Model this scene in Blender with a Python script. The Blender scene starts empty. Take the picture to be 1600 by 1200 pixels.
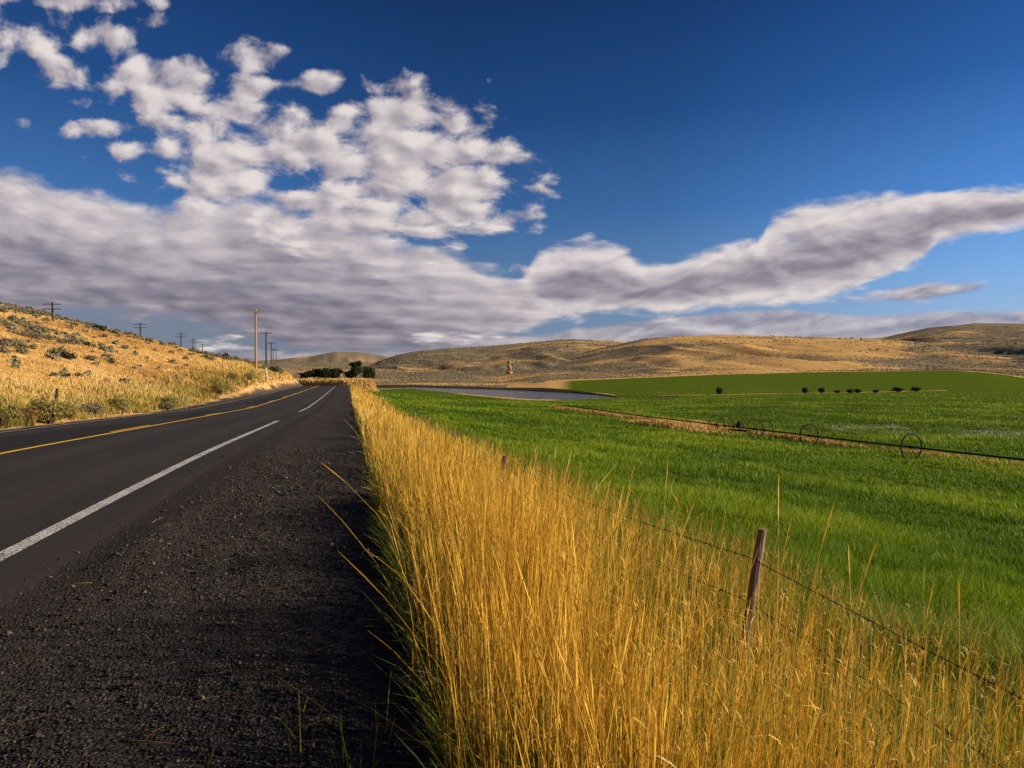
import bpy, bmesh, math, random
import numpy as np
from mathutils import Vector, Matrix

scene = bpy.context.scene
COL = scene.collection
rng = np.random.default_rng(7)
random.seed(7)
R = math.radians

# ------------------------------------------------------------------ camera
# World axes: X to the right of the road, Y along the road, metres. The camera stands on the gravel's edge.
YAW = R(12.95)                    # the camera looks this far to the right of the road
CY, SY = math.cos(YAW), math.sin(YAW)
FPX, HZ = 1111.0, 585.0           # focal length and eye level in pixels of the 1600 px photograph
EYE = 1.5
cam_d = bpy.data.cameras.new('camera')
cam = bpy.data.objects.new('camera', cam_d)
COL.objects.link(cam)
cam.location = (0, 0, EYE)
cam.rotation_euler = (R(90) - math.atan(15 / FPX), 0, -YAW)
cam_d.sensor_width = 36
cam_d.lens = 36 * FPX / 1600
cam_d.clip_start = 0.05
cam_d.clip_end = 30000
scene.camera = cam

# ------------------------------------------------------------------ view
scene.view_settings.view_transform = 'Standard'
scene.view_settings.look = 'None'
scene.view_settings.gamma = 1
scene.view_settings.exposure = 0.53
scene.view_settings.use_curve_mapping = False
scene.cycles.max_bounces = 5
scene.cycles.diffuse_bounces = 2
scene.cycles.glossy_bounces = 2
scene.cycles.transmission_bounces = 2
scene.cycles.transparent_max_bounces = 4
scene.cycles.use_denoising = True

# ------------------------------------------------------------------ sun
SUN_EL = R(22)
SUN_BACK = R(4)                  # the sun stands to the right of the camera and this far behind it
sun_h = (CY * math.cos(SUN_BACK) - SY * math.sin(SUN_BACK), -SY * math.cos(SUN_BACK) - CY * math.sin(SUN_BACK))
SUN_DIR = Vector((sun_h[0] * math.cos(SUN_EL), sun_h[1] * math.cos(SUN_EL), math.sin(SUN_EL)))
sl = bpy.data.lights.new('sun', 'SUN')
sl.energy = 5.0
sl.angle = R(0.5)
sl.color = (1.0, 0.86, 0.66)
so = bpy.data.objects.new('sun', sl)
COL.objects.link(so)
so.rotation_euler = SUN_DIR.to_track_quat('Z', 'Y').to_euler()

# ------------------------------------------------------------------ node helper
class NT:
    def __init__(self, tree):
        self.t = tree
        self.n = tree.nodes
        self.l = tree.links
    def node(self, typ, ins=None, **props):
        nd = self.n.new(typ)
        for k, v in props.items():
            setattr(nd, k, v)
        for k, v in (ins or {}).items():
            self.put(nd.inputs[k], v)
        return nd
    def put(self, sock, v):
        if isinstance(v, bpy.types.NodeSocket):
            self.l.new(v, sock)
        elif v is not None:
            sock.default_value = v
    def m(self, op, a, b=None, c=None, clamp=False):
        nd = self.n.new('ShaderNodeMath')
        nd.operation = op
        nd.use_clamp = clamp
        for i, v in enumerate((a, b, c)):
            if v is not None:
                self.put(nd.inputs[i], v)
        return nd.outputs[0]
    def add(self, a, b): return self.m('ADD', a, b)
    def sub(self, a, b): return self.m('SUBTRACT', a, b)
    def mul(self, a, b): return self.m('MULTIPLY', a, b)
    def div(self, a, b): return self.m('DIVIDE', a, b)
    def sstep(self, x, a, b, lo=0.0, hi=1.0):
        nd = self.n.new('ShaderNodeMapRange')
        nd.interpolation_type = 'SMOOTHSTEP'
        for i, v in enumerate((x, a, b, lo, hi)):
            self.put(nd.inputs[i], v)
        return nd.outputs[0]
    def lin(self, x, a, b, lo=0.0, hi=1.0):
        nd = self.n.new('ShaderNodeMapRange')
        for i, v in enumerate((x, a, b, lo, hi)):
            self.put(nd.inputs[i], v)
        return nd.outputs[0]
    def mix(self, f, a, b, blend='MIX'):
        nd = self.n.new('ShaderNodeMix')
        nd.data_type = 'RGBA'
        nd.blend_type = blend
        self.put(nd.inputs[0], f)
        self.put(nd.inputs[6], (*a, 1) if isinstance(a, tuple) and len(a) == 3 else a)
        self.put(nd.inputs[7], (*b, 1) if isinstance(b, tuple) and len(b) == 3 else b)
        return nd.outputs[2]
    def noise(self, vec, scale, detail=4, rough=0.55, dist=0.0, lac=2.0, out=0, dims='3D'):
        nd = self.n.new('ShaderNodeTexNoise')
        nd.noise_dimensions = dims
        if vec is not None:
            self.put(nd.inputs['Vector'], vec)
        self.put(nd.inputs['Scale'], scale)
        nd.inputs['Detail'].default_value = detail
        nd.inputs['Roughness'].default_value = rough
        nd.inputs['Distortion'].default_value = dist
        nd.inputs['Lacunarity'].default_value = lac
        return nd.outputs[out]
    def ramp(self, f, stops, interp='LINEAR'):
        nd = self.n.new('ShaderNodeValToRGB')
        cr = nd.color_ramp
        cr.interpolation = interp
        while len(cr.elements) > 1:
            cr.elements.remove(cr.elements[-1])
        for i, (p, c) in enumerate(stops):
            e = cr.elements[0] if i == 0 else cr.elements.new(p)
            e.position = p
            e.color = (*c, 1) if isinstance(c, tuple) else (c, c, c, 1)
        self.put(nd.inputs[0], f)
        return nd.outputs[0]
    def xyz(self, x, y, z=0.0):
        nd = self.n.new('ShaderNodeCombineXYZ')
        for i, v in enumerate((x, y, z)):
            self.put(nd.inputs[i], v)
        return nd.outputs[0]
    def dot(self, a, v):
        nd = self.n.new('ShaderNodeVectorMath')
        nd.operation = 'DOT_PRODUCT'
        self.put(nd.inputs[0], a)
        nd.inputs[1].default_value = v
        return nd.outputs['Value']
    def attr(self, name):
        nd = self.n.new('ShaderNodeAttribute')
        nd.attribute_name = name
        return nd.outputs['Fac']

# ------------------------------------------------------------------ sky: Nishita + cloud layers fixed in world directions
def build_world():
    w = bpy.data.worlds.new('World')
    scene.world = w
    w.use_nodes = True
    t = NT(w.node_tree)
    t.n.clear()
    D = t.node('ShaderNodeTexCoord').outputs['Generated']
    nrm = t.node('ShaderNodeVectorMath', {0: D}, operation='NORMALIZE').outputs[0]
    fwd, rgt = (SY, CY, 0.0), (CY, -SY, 0.0)
    f = t.m('MAXIMUM', t.dot(nrm, fwd), 0.04)
    dz = t.dot(nrm, (0, 0, 1))
    U = t.add(800.0, t.mul(FPX, t.div(t.dot(nrm, rgt), f)))     # bearing
    V = t.sub(HZ, t.mul(FPX, t.div(dz, f)))                     # height above eye level
    # --- clear sky
    sky = t.node('ShaderNodeTexSky', sky_type='NISHITA', sun_disc=False, sun_elevation=SUN_EL,
                 sun_rotation=math.atan2(SUN_DIR.x, SUN_DIR.y), altitude=700, air_density=1.0,
                 dust_density=0.6, ozone_density=2.2).outputs[0]
    sky_n = t.mix(1.0, sky, (0.085, 0.085, 0.085), 'MULTIPLY')
    up = t.m('MAXIMUM', dz, 0.0)
    tint = t.ramp(up, [(0.0, (.235, .27, .34)), (0.05, (.20, .29, .43)), (0.12, (.12, .25, .47)), (0.22, (.042, .145, .385)),
                       (0.34, (.012, .068, .235)), (0.46, (.004, .034, .145)), (0.7, (.008, .03, .12)), (1.0, (.008, .03, .12))])
    side = t.dot(nrm, rgt)                                      # brighter towards the sun's side
    sgain = t.ramp(t.lin(side, -1, 1), [(0.0, .85), (.2, 1.12), (.32, 1.05), (.46, .86), (.6, 1.0), (.78, 1.75), (1.0, 1.9)])
    tint = t.mix(1.0, tint, sgain, 'MULTIPLY')
    clear = t.mix(0.93, sky_n, tint)
    # --- cloud cover
    un = t.lin(U, -200, 1800)
    def curve(pts):
        return t.mul(1200.0, t.ramp(un, [((u + 200) / 2000, v / 1200) for u, v in pts]))
    def slab(top, bot, st, sb):
        tv, bv = curve(top), curve(bot)
        return t.mul(t.lin(t.sub(V, tv), -st, st, -0.6, 1.0), 1.0), t.lin(t.sub(bv, V), -sb, sb, -0.6, 1.0), tv, bv
    # layer coordinates: puffs grow flatter and closer together towards the horizon
    e = t.m('MAXIMUM', t.add(t.sub(HZ, V), 110.0), 30.0)
    qu = t.mul(t.sub(U, 800.0), 1 / 84)
    qv = t.sub(t.mul(t.m('LOGARITHM', e, math.e), -9.0), t.mul(U, .0009))
    du, dv = 0.13, 0.12                                       # towards the sun, in layer units
    Q = t.xyz(qu, qv, 0.3)
    Q2 = t.xyz(t.add(qu, du), t.sub(qv, dv), 0.3)
    warp = t.noise(Q, 0.8, 1, .5, out=1, dims='2D')
    def warped(q, k):
        s = t.node('ShaderNodeVectorMath', {0: warp, 1: (.5, .5, .5)}, operation='SUBTRACT').outputs[0]
        s = t.node('ShaderNodeVectorMath', {0: s, 'Scale': k}, operation='SCALE').outputs[0]
        return t.node('ShaderNodeVectorMath', {0: q, 1: s}, operation='ADD').outputs[0]
    def puff(q, fd):
        w = warped(q, .45)
        vo = t.node('ShaderNodeTexVoronoi', {'Vector': w, 'Scale': 1.35, 'Smoothness': .65}, voronoi_dimensions='2D', feature='SMOOTH_F1').outputs['Distance']
        big = t.noise(w, .8, 1, .5, dims='2D')
        body = t.add(t.mul(big, .75), t.mul(t.sub(.58, vo), .66))
        return (body, t.noise(w, 2.4, fd, .60, dims='2D')) if fd else (body, None)
    b1, fine1 = puff(Q, 5)
    b2, _ = puff(Q2, 0)
    fine2 = t.noise(Q2, 2.4, 2, .5, dims='2D')
    n1 = t.add(b1, t.mul(fine1, .72))
    # blobs of cumulus: centre u, v, half sizes, weight
    blobs = [(440, 245, 190, 82, 1.0), (610, 270, 185, 105, 1.08), (690, 315, 115, 62, 1.0), (365, 190, 75, 38, .95),
             (632, 182, 92, 34, 1.12), (700, 200, 40, 22, .8), (385, 140, 40, 26, 1.0), (340, 285, 80, 40, .95), (520, 330, 160, 50, .95),
             (255, 138, 92, 38, 1.0), (165, 162, 34, 16, .62), (395, 94, 42, 28, .95), (482, 136, 48, 20, .8),
             (96, 118, 50, 26, 1.0), (40, 55, 66, 36, .95), (165, 66, 46, 28, .8), (130, 6, 110, 14, .62), (240, 44, 34, 15, .62),
             (606, 140, 36, 14, .72), (140, 203, 90, 16, .66), (215, 237, 56, 18, .7), (270, 202, 60, 22, .72), (0, 92, 26, 20, .7),
             (790, 300, 50, 11, .75), (775, 345, 62, 20, .9), (745, 235, 40, 20, .7), (20, -20, 120, 30, .8),
             (810, 427, 16, 14, .8), (700, 530, 60, 12, .8), (350, 540, 46, 12, .6), (1180, 270, 0.1, .1, .01)]
    M = None
    for cu, cv, ru, rv, wgt in blobs:
        a = t.mul(t.sub(U, cu), 1 / ru)
        b = t.mul(t.sub(V, cv), 1 / rv)
        d2 = t.add(t.mul(a, a), t.mul(b, b))
        g = t.mul(t.m('SUBTRACT', 1.0, t.mul(d2, .62)), wgt)
        if M is None:
            M = g
        else:
            M = t.m('SMOOTH_MAX', M, g, .25)
    M = t.m('MAXIMUM', M, -1.5)
    dens_c = t.sub(t.add(M, t.mul(t.sub(n1, .84), 2.1)), .20)
    cov_c = t.sstep(dens_c, -.1, .8)
    # broad deck low on the left
    aT, aB, atop, abot = slab([(-200, 250), (0, 272), (60, 285), (130, 300), (210, 322), (310, 326), (370, 306), (430, 308), (480, 332),
                               (560, 352), (640, 380), (700, 388), (760, 418), (815, 436), (860, 470), (900, 560)],
                              [(-200, 505), (0, 500), (150, 492), (300, 500), (450, 545), (560, 560), (700, 548), (800, 520), (850, 505), (880, 480), (910, 440)], 26, 26)
    dens_a = t.add(t.m('MINIMUM', aT, aB), t.mul(t.sub(n1, .82), .9))
    cov_a = t.mul(t.sstep(dens_a, -.05, .8), .97)
    # the long band rising to the right
    bT, bB, btop, bbot = slab([(-200, 640), (690, 620), (700, 520), (770, 470), (812, 440), (834, 404), (870, 384), (920, 378), (965, 388), (1000, 408), (1060, 402), (1120, 388), (1185, 374),
                               (1200, 345), (1260, 322), (1350, 308), (1480, 302), (1600, 293), (1790, 288)],
                              [(-200, 380), (690, 440), (700, 545), (815, 510), (870, 500), (960, 490), (1030, 492), (1080, 486), (1160, 478), (1300, 470), (1360, 444), (1415, 424), (1446, 408),
                               (1460, 380), (1500, 371), (1600, 354), (1790, 330)], 19, 19)
    st = t.noise(t.xyz(t.mul(U, .011), t.mul(t.add(V, t.mul(U, .16)), .034), 3.1), 1.0, 5, .56, .35, dims='2D')
    st2 = t.noise(t.xyz(t.add(t.mul(U, .011), .13), t.sub(t.mul(t.add(V, t.mul(U, .16)), .034), .34), 3.1), 1.0, 5, .56, .35, dims='2D')
    dens_b = t.add(t.m('MINIMUM', bT, bB), t.add(t.mul(t.sub(st, .5), 1.4), t.mul(t.sub(n1, .84), .55)))
    cov_b = t.mul(t.sstep(dens_b, -.05, .7), .98)
    # small lens cloud and the far bank along the hills
    a = t.mul(t.sub(U, 1445), 1 / 135)
    b = t.mul(t.sub(V, t.sub(457, t.mul(t.sub(U, 1445), .075))), 1 / 19)
    dens_e = t.add(t.sub(.75, t.add(t.mul(a, a), t.mul(b, b))), t.mul(t.sub(st, .5), 1.6))
    cov_e = t.mul(t.sstep(dens_e, 0, .7), .92)
    fT, fB, ftop, fbot = slab([(-200, 560), (600, 548), (760, 530), (880, 517), (1000, 502), (1100, 490), (1230, 482), (1330, 494), (1480, 488), (1600, 484), (1790, 480)],
                              [(-200, 600), (1790, 600)], 9, 9)
    cov_f = t.mul(t.sstep(t.add(t.m('MINIMUM', fT, fB), t.mul(t.sub(st, .5), 1.4)), -.1, .8), .82)
    # --- light on the clouds: sunlit shoulders face right, bellies are grey
    lit = t.add(t.mul(t.sub(b1, b2), 1.35), t.mul(t.sub(fine1, .5), .5))
    thick = t.sstep(dens_c, .2, 1.5)
    lum_c = t.m('ADD', t.sub(.80, t.mul(thick, .02)), t.mul(lit, .85))
    lum_c = t.m('MINIMUM', t.m('MAXIMUM', lum_c, .56), 1.05)
    depth_a = t.lin(t.sub(V, atop), 0, 150, 0, 1)
    streak = t.noise(t.xyz(t.mul(qu, .34), t.mul(qv, .85), 1.7), 1.2, 6, .58, .15, dims='2D')
    lum_a = t.add(t.add(t.sub(.87, t.mul(depth_a, .43)), t.mul(lit, .36)), t.mul(t.sub(streak, .5), .55))
    lum_a = t.m('MINIMUM', t.m('MAXIMUM', lum_a, .24), 1.0)
    mid_b = t.div(t.sub(V, btop), t.m('MAXIMUM', t.sub(bbot, btop), 20.0))
    belly = t.sstep(t.m('ABSOLUTE', t.sub(mid_b, .56)), .05, .42)
    lum_b = t.add(t.add(.52, t.mul(belly, .40)), t.add(t.mul(t.sub(st, st2), .5), t.mul(lit, .26)))
    lum_b = t.m('MINIMUM', t.m('MAXIMUM', lum_b, .3), 1.05)
    lum_e = t.add(.66, t.mul(t.sub(st, st2), 1.1))
    lum_f = t.add(.66, t.mul(t.sub(st, st2), .8))
    def ccol(l):
        return t.ramp(l, [(0.0, (.06, .062, .095)), (.28, (.165, .152, .205)), (.5, (.31, .278, .335)), (.75, (.54, .485, .515)), (1.0, (.80, .73, .71))])
    veil = t.mul(t.mul(t.sstep(V, 440, 500), t.sstep(U, 900, 500)), .82)
    clear = t.mix(veil, clear, (.185, .215, .285))
    out = t.mix(cov_f, clear, ccol(lum_f))
    out = t.mix(cov_e, out, ccol(lum_e))
    out = t.mix(cov_b, out, ccol(lum_b))
    out = t.mix(cov_a, out, ccol(lum_a))
    out = t.mix(cov_c, out, ccol(lum_c))
    bg = t.node('ShaderNodeBackground', {'Color': out, 'Strength': 0.665})
    o = t.node('ShaderNodeOutputWorld')
    t.l.new(bg.outputs[0], o.inputs[0])
    w.cycles.sampling_method = 'MANUAL'
    w.cycles.sample_map_resolution = 256
build_world()

# ------------------------------------------------------------------ numpy helpers
def cam2w(px, d):
    """bearing pixel and distance along the view axis -> world x, y"""
    xc = (np.asarray(px, float) - 800) / FPX * d
    return xc * CY + d * SY, d * CY - xc * SY

def w2cam(x, y):
    d = y * CY + x * SY
    xc = x * CY - y * SY
    return xc, d

def hash2(ix, iy, seed):
    h = (ix.astype(np.int64) * 374761393 + iy.astype(np.int64) * 668265263 + seed * 974711) & 0x7fffffff
    h = ((h ^ (h >> 13)) * 1274126177) & 0x7fffffff
    return ((h ^ (h >> 16)) & 0xffff) / 65535.0

def vnoise(x, y, seed=0):
    ix, iy = np.floor(x), np.floor(y)
    fx, fy = x - ix, y - iy
    fx = fx * fx * (3 - 2 * fx); fy = fy * fy * (3 - 2 * fy)
    a, b = hash2(ix, iy, seed), hash2(ix + 1, iy, seed)
    c, d = hash2(ix, iy + 1, seed), hash2(ix + 1, iy + 1, seed)
    return (a * (1 - fx) + b * fx) * (1 - fy) + (c * (1 - fx) + d * fx) * fy

def fbm(x, y, octv=4, seed=0, gain=.5):
    s, a, n = 0, 1.0, 0
    x = np.asarray(x, float); y = np.asarray(y, float)
    for i in range(octv):
        s = s + a * vnoise(x, y, seed + i * 17)
        n += a
        a *= gain
        x, y = x * 1.93 + 3.7 - y * .31, y * 1.93 + 1.3 + x * .31
    return s / n                                             # 0..1, mean .5

def sm(x, a, b):
    t = np.clip((x - a) / (b - a), 0, 1)
    return t * t * (3 - 2 * t)

def build_mesh(name, verts, faces_flat, nper, mat=None, attrs=None, smooth=False, parent=None, mats=None, matidx=None):
    """one mesh object from numpy arrays; nper corners per face"""
    me = bpy.data.meshes.new(name)
    verts = np.asarray(verts, np.float32)
    faces_flat = np.asarray(faces_flat, np.int32).ravel()
    nf = len(faces_flat) // nper
    me.vertices.add(len(verts))
    me.vertices.foreach_set('co', verts.ravel())
    me.loops.add(len(faces_flat))
    me.loops.foreach_set('vertex_index', faces_flat)
    me.polygons.add(nf)
    me.polygons.foreach_set('loop_start', np.arange(nf, dtype=np.int32) * nper)
    if smooth:
        me.polygons.foreach_set('use_smooth', np.ones(nf, bool))
    for m in (mats or [mat]):
        me.materials.append(m)
    if matidx is not None:
        me.polygons.foreach_set('material_index', np.asarray(matidx, np.int32))
    for k, v in (attrs or {}).items():
        a = me.attributes.new(k, 'FLOAT', 'POINT')
        a.data.foreach_set('value', np.asarray(v, np.float32))
    me.update(calc_edges=True)
    o = bpy.data.objects.new(name, me)
    COL.objects.link(o)
    if parent:
        o.parent = parent
    return o

def tag(o, label=None, cat=None, group=None, kind=None):
    for k, v in (('label', label), ('category', cat), ('group', group), ('kind', kind)):
        if v:
            o[k] = v
    return o

def empty(name, loc, rz=0.0):
    o = bpy.data.objects.new(name, None)
    COL.objects.link(o)
    o.location = loc
    o.rotation_euler = (0, 0, rz)
    o.empty_display_size = .2
    return o

def copy_tree(o, parent=None):
    c = o.copy()
    COL.objects.link(c)
    if parent:
        c.parent = parent
    for ch in [k for k in scene.objects if k.parent == o]:
        copy_tree(ch, c)
    return c

class MB:
    """collects boxes, bars, tubes and lathes into one mesh"""
    def __init__(self):
        self.bm = bmesh.new()
    def box(self, c, s, rot=None):
        m = Matrix.Translation(c) @ (rot.to_4x4() if rot else Matrix()) @ Matrix.Diagonal((*s, 1))
        bmesh.ops.create_cube(self.bm, size=1, matrix=m)
        return self
    def tube(self, pts, rads, n=8, cap=True):
        pts = [Vector(p) for p in pts]
        if not hasattr(rads, '__len__'):
            rads = [rads] * len(pts)
        rings, prev = [], None
        for i, p in enumerate(pts):
            d = (pts[min(i + 1, len(pts) - 1)] - pts[max(i - 1, 0)]).normalized()
            ref = prev if prev is not None else (Vector((0, 0, 1)) if abs(d.z) < .9 else Vector((1, 0, 0)))
            a = (ref - d * ref.dot(d)).normalized()
            b = d.cross(a)
            prev = a
            rings.append([self.bm.verts.new(p + (a * math.cos(2 * math.pi * k / n) + b * math.sin(2 * math.pi * k / n)) * rads[i]) for k in range(n)])
        for r0, r1 in zip(rings, rings[1:]):
            for k in range(n):
                self.bm.faces.new((r0[k], r0[(k + 1) % n], r1[(k + 1) % n], r1[k]))
        if cap:
            self.bm.faces.new(rings[0][::-1]); self.bm.faces.new(rings[-1])
        return self
    def torus(self, c, axis, rad, r, n=40, k=6):
        axis = Vector(axis).normalized()
        a = axis.orthogonal().normalized(); b = axis.cross(a)
        rings = []
        for i in range(n):
            t = 2 * math.pi * i / n
            o = a * math.cos(t) + b * math.sin(t)
            rings.append([self.bm.verts.new(Vector(c) + o * (rad + r * math.cos(2 * math.pi * j / k)) + axis * r * math.sin(2 * math.pi * j / k)) for j in range(k)])
        for i in range(n):
            r0, r1 = rings[i], rings[(i + 1) % n]
            for j in range(k):
                self.bm.faces.new((r0[j], r1[j], r1[(j + 1) % k], r0[(j + 1) % k]))
        return self
    def build(self, name, mat, parent=None, smooth=False):
        bmesh.ops.recalc_face_normals(self.bm, faces=self.bm.faces[:])
        me = bpy.data.meshes.new(name)
        self.bm.to_mesh(me); self.bm.free()
        me.materials.append(mat)
        if smooth:
            me.polygons.foreach_set('use_smooth', [True] * len(me.polygons))
        o = bpy.data.objects.new(name, me)
        COL.objects.link(o)
        if parent:
            o.parent = parent
        return o

# ------------------------------------------------------------------ lie of the land
_py = np.arange(-60, 700, 1.0)
_pz = np.interp(_py, [-60, 8, 15, 30, 52, 75, 110, 165, 174, 192, 235, 320, 700], [.05, .0, -.05, -.38, -.86, -.98, -1.04, -1.12, -1.3, -2.4, -4.4, -5.0, -5.2])
_k = np.hanning(13); _k /= _k.sum()
_pz = np.convolve(np.pad(_pz, 6, 'edge'), _k, 'valid')
def roadz(y): return np.interp(y, _py, _pz)
def shift(y): return -np.clip(np.asarray(y, float) - 182, 0, None) ** 2 / 220.0
L_EDGE, R_EDGE = -11.0, 0.3        # edges of the levelled road bed

# far land by bearing (photo pixels) : where the green field ends and how high it is there
D_PX = [-4000, 560, 780, 850, 1000, 1100, 1300, 1480, 1540, 1600, 1680, 2600]
D_D = [560, 560, 545, 440, 500, 550, 600, 620, 560, 470, 430, 430]
D_Z = [-6.0, -6.0, -6.0, -3.3, -1.0, 1.0, 3.7, 5.0, 3.0, -.7, -2.2, -3]
RIDGES = [  # distance, start offset, [(px, y)]
    (5200, 900, [(-4000, 567), (440, 563), (1000, 567), (4000, 567)]),
    (3200, 1900, [(-900, 590), (200, 570), (300, 566), (440, 560), (485, 556), (500, 553), (525, 548), (560, 547.5), (580, 550), (612, 555), (645, 561), (720, 568), (900, 590)]),
    (1900, 300, [(480, 596), (560, 577), (600, 561), (630, 552), (660, 547.5), (700, 544), (760, 541), (830, 535), (870, 531), (900, 530), (960, 533), (1000, 536), (1060, 545), (1250, 565)]),
    (1450, 60, [(780, 590), (860, 565), (930, 546), (1000, 530.5), (1050, 525.5), (1100, 523.5), (1150, 523), (1250, 526), (1330, 528), (1420, 533), (1520, 543), (1640, 556), (2000, 565), (3000, 560)]),
    (2300, 200, [(1150, 566), (1280, 540), (1330, 531), (1380, 527), (1420, 518), (1450, 511), (1480, 507), (1520, 505), (1600, 503.5), (1750, 500), (2600, 520), (4000, 560)]),
]
_dp = np.arange(-4000, 2700, 5.0)
def _smooth(p, v, w=7):
    a = np.interp(_dp, p, v)
    k = np.hanning(w); k /= k.sum()
    return np.convolve(np.pad(a, w // 2, 'edge'), k, 'valid')
_DD, _DZ = _smooth(D_PX, D_D, 9), _smooth(D_PX, D_Z, 9)
_RG = [_smooth([p for p, _ in r[2]], [v for _, v in r[2]], 5) for r in RIDGES]

# pond outline in bearing pixel / picture row, turned into distance for a water level
POND_Z = -6.15
_near = [(636, 606.3), (660, 609), (700, 613), (762, 618.6), (825, 623.6), (880, 625.2), (937, 623.4), (962, 621.5)]
_far = [(636, 605.4), (700, 607.3), (760, 609), (825, 611), (894, 614.4), (937, 618.2), (962, 621.2)]
def _dep(r): return (EYE - POND_Z) * FPX / (np.asarray(r, float) - HZ)
def pond_range(px):
    n = _dep(np.interp(px, [p for p, _ in _near], [r for _, r in _near]))
    f = _dep(np.interp(px, [p for p, _ in _far], [r for _, r in _far]))
    inside = (px > 636) & (px < 962)
    return np.where(inside, n, 1e9), np.where(inside, f, -1e9)

LINE_A, LINE_B = (39.9, 31.0), (32.6, 108.0)        # the wheel line's ends in world x, y

def land(x, y):
    x = np.asarray(x, float); y = np.asarray(y, float)
    s = x - shift(y)
    rz = roadz(y)
    xc, d = w2cam(x, y)
    dd = np.maximum(d, 1.0)
    px = np.where(d > 1, 800 + FPX * xc / dd, np.where(xc > 0, 2600, -3900))
    px = np.clip(px, -3900, 2600)
    # --- left bank and ridge
    u = L_EDGE - s
    bA = np.interp(u, [-1, 0, .6, 1.6, 2.8, 5, 9, 15, 24, 34, 43, 51, 62, 80, 130, 400], [-.04, -.04, -.12, -.16, .05, .5, 1.7, 3.5, 6.4, 9.8, 12.9, 15.3, 16.2, 15.6, 12, 6])
    bB = np.interp(u, [-1, 0, .6, 1.6, 2.8, 5, 9, 15, 24, 34, 43, 51, 62, 80, 130, 400], [-.04, -.04, .2, 1.2, 2.4, 3.4, 4.7, 6.1, 8.2, 10.7, 13.2, 15.4, 16.2, 15.6, 12, 6])
    wB = sm(y, 55, 130)
    fall = np.interp(y, [-300, 150, 240, 370, 516, 650, 900], [1, 1, .96, .87, .56, .18, 0])
    rough = (fbm(x / 9, y / 9, 4, 3) - .5) * np.interp(u, [2, 8, 40], [0, .5, 1.6]) + (fbm(x / 2.1, y / 2.1, 3, 9) - .5) * np.interp(u, [2, 6], [0, .3])
    zl = np.maximum(rz, -1.25) + (bA * (1 - wB) + bB * wB) * fall + rough * fall
    # --- right embankment and near field
    v = s - R_EDGE
    P = np.interp(v, [-1, 0, .4, 1.2, 2.4, 3.4, 8, 13, 25, 35, 60, 130, 400], [0, -.02, -.1, -.42, -.86, -1.1, -1.8, -2.5, -3.9, -4.5, -4.75, -5.3, -5.6])
    zr = rz * (1 - sm(v, 2, 28)) + P
    zr = zr + (fbm(x / 3.5, y / 3.5, 4, 21) - .5) * .22 * sm(v, 2.5, 6) + (fbm(x / 24, y / 24, 3, 23) - .5) * .5 * sm(v, 8, 30)
    # the rise that the road bends round
    hump = sm(y, 200, 224) * (1 - sm(y, 300, 340)) * sm(v, .3, 7) * sm(x, -60, -40) * (1 - sm(x, 6, 12))
    zr = zr * (1 - hump) + hump * (-.62 + (fbm(x / 7, y / 7, 3, 5) - .5) * .5)
    zr = zr - .16 * ruts(x, y)
    # --- far land
    D = np.interp(px, _dp, _DD); zb = np.interp(px, _dp, _DZ)
    base = np.interp(px, [600, 900, 1100, 1500], [-6.0, -5.9, -5.4, -5.0])
    t = np.clip((d - 255) / np.maximum(D - 255, 1), 0, 1)
    zf = base + (zb - base) * (t ** 1.15)
    zf = np.where(d > D, zb + (np.minimum(d, 1300) - D) * np.interp(px, [600, 900, 1100], [.024, .022, .016]), zf)
    far_rough = (fbm(x / 60, y / 60, 4, 31) - .5)
    for (dR, off, _), rg in zip(RIDGES, _RG):
        zr_i = EYE + (HZ - np.interp(px, _dp, rg)) / FPX * dR
        d0 = D + off
        tt = np.clip((d - d0) / np.maximum(dR - d0, 50), 0, 1)
        h = zb + (zr_i - zb) * tt ** 1.18
        h = np.where(d > dR, zr_i - (d - dR) * .10, h)
        rav = 1 - np.abs(2 * fbm(xc / 170 + d / 700 + dR * .01 + .5 * fbm(d / 260, xc / 300, 2, 6), d / 620, 4, 41) - 1) * 2.0
        amp = np.clip(zr_i - zb, 0, 120) * .19 * np.sin(np.pi * np.clip(tt, 0, 1) ** .8) ** 1.0
        h = h + (rav - .75) * amp + far_rough * amp * .3
        h = np.where(zr_i > zb, h, -50)
        zf = np.where(d > d0, np.maximum(zf, h), zf)
    n, f = pond_range(px)
    dip = sm(d, n - 6, n + 2) * (1 - sm(d, f - 3, f + 6))
    zf = np.where((d > 150) & (d < 460), np.minimum(zf, np.maximum(zf, POND_Z + .06) - dip * 1.0), zf)
    zf = zf + (fbm(x / 30, y / 30, 4, 33) - .5) * .5 * (1 - dip) * sm(d, 300, 500)
    wf = sm(d, 120, 215) * (1 - hump) * sm(v, 8, 30)
    zR = zr * (1 - wf) + zf * wf
    zR = np.where(d > 340, zf, zR)
    z = np.where(u > 0, np.where(y > 330, np.maximum(zl * (1 - sm(y, 560, 760)) + zf * sm(y, 560, 760), zf), zl), np.where(v > 0, zR, rz - .07))
    z = np.where((u <= 0) & (v <= 0) & (y > 270), zR, z)
    return z
def lz(x, y): return float(land(np.array([x]), np.array([y]))[0])

STRIP = 4.2                                         # the unmown strip lies this far beyond the pipe
def ruts(x, y):
    c = 6.3 + .010 * y + (fbm(y / 30, y * 0 + 2.0, 2, 111) - .5) * 1.4
    return np.maximum(np.exp(-((x - c) / .30) ** 2), np.exp(-((x - c - 2.3) / .30) ** 2)) * sm(y, 30, 60) * (1 - sm(y, 225, 260))

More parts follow.
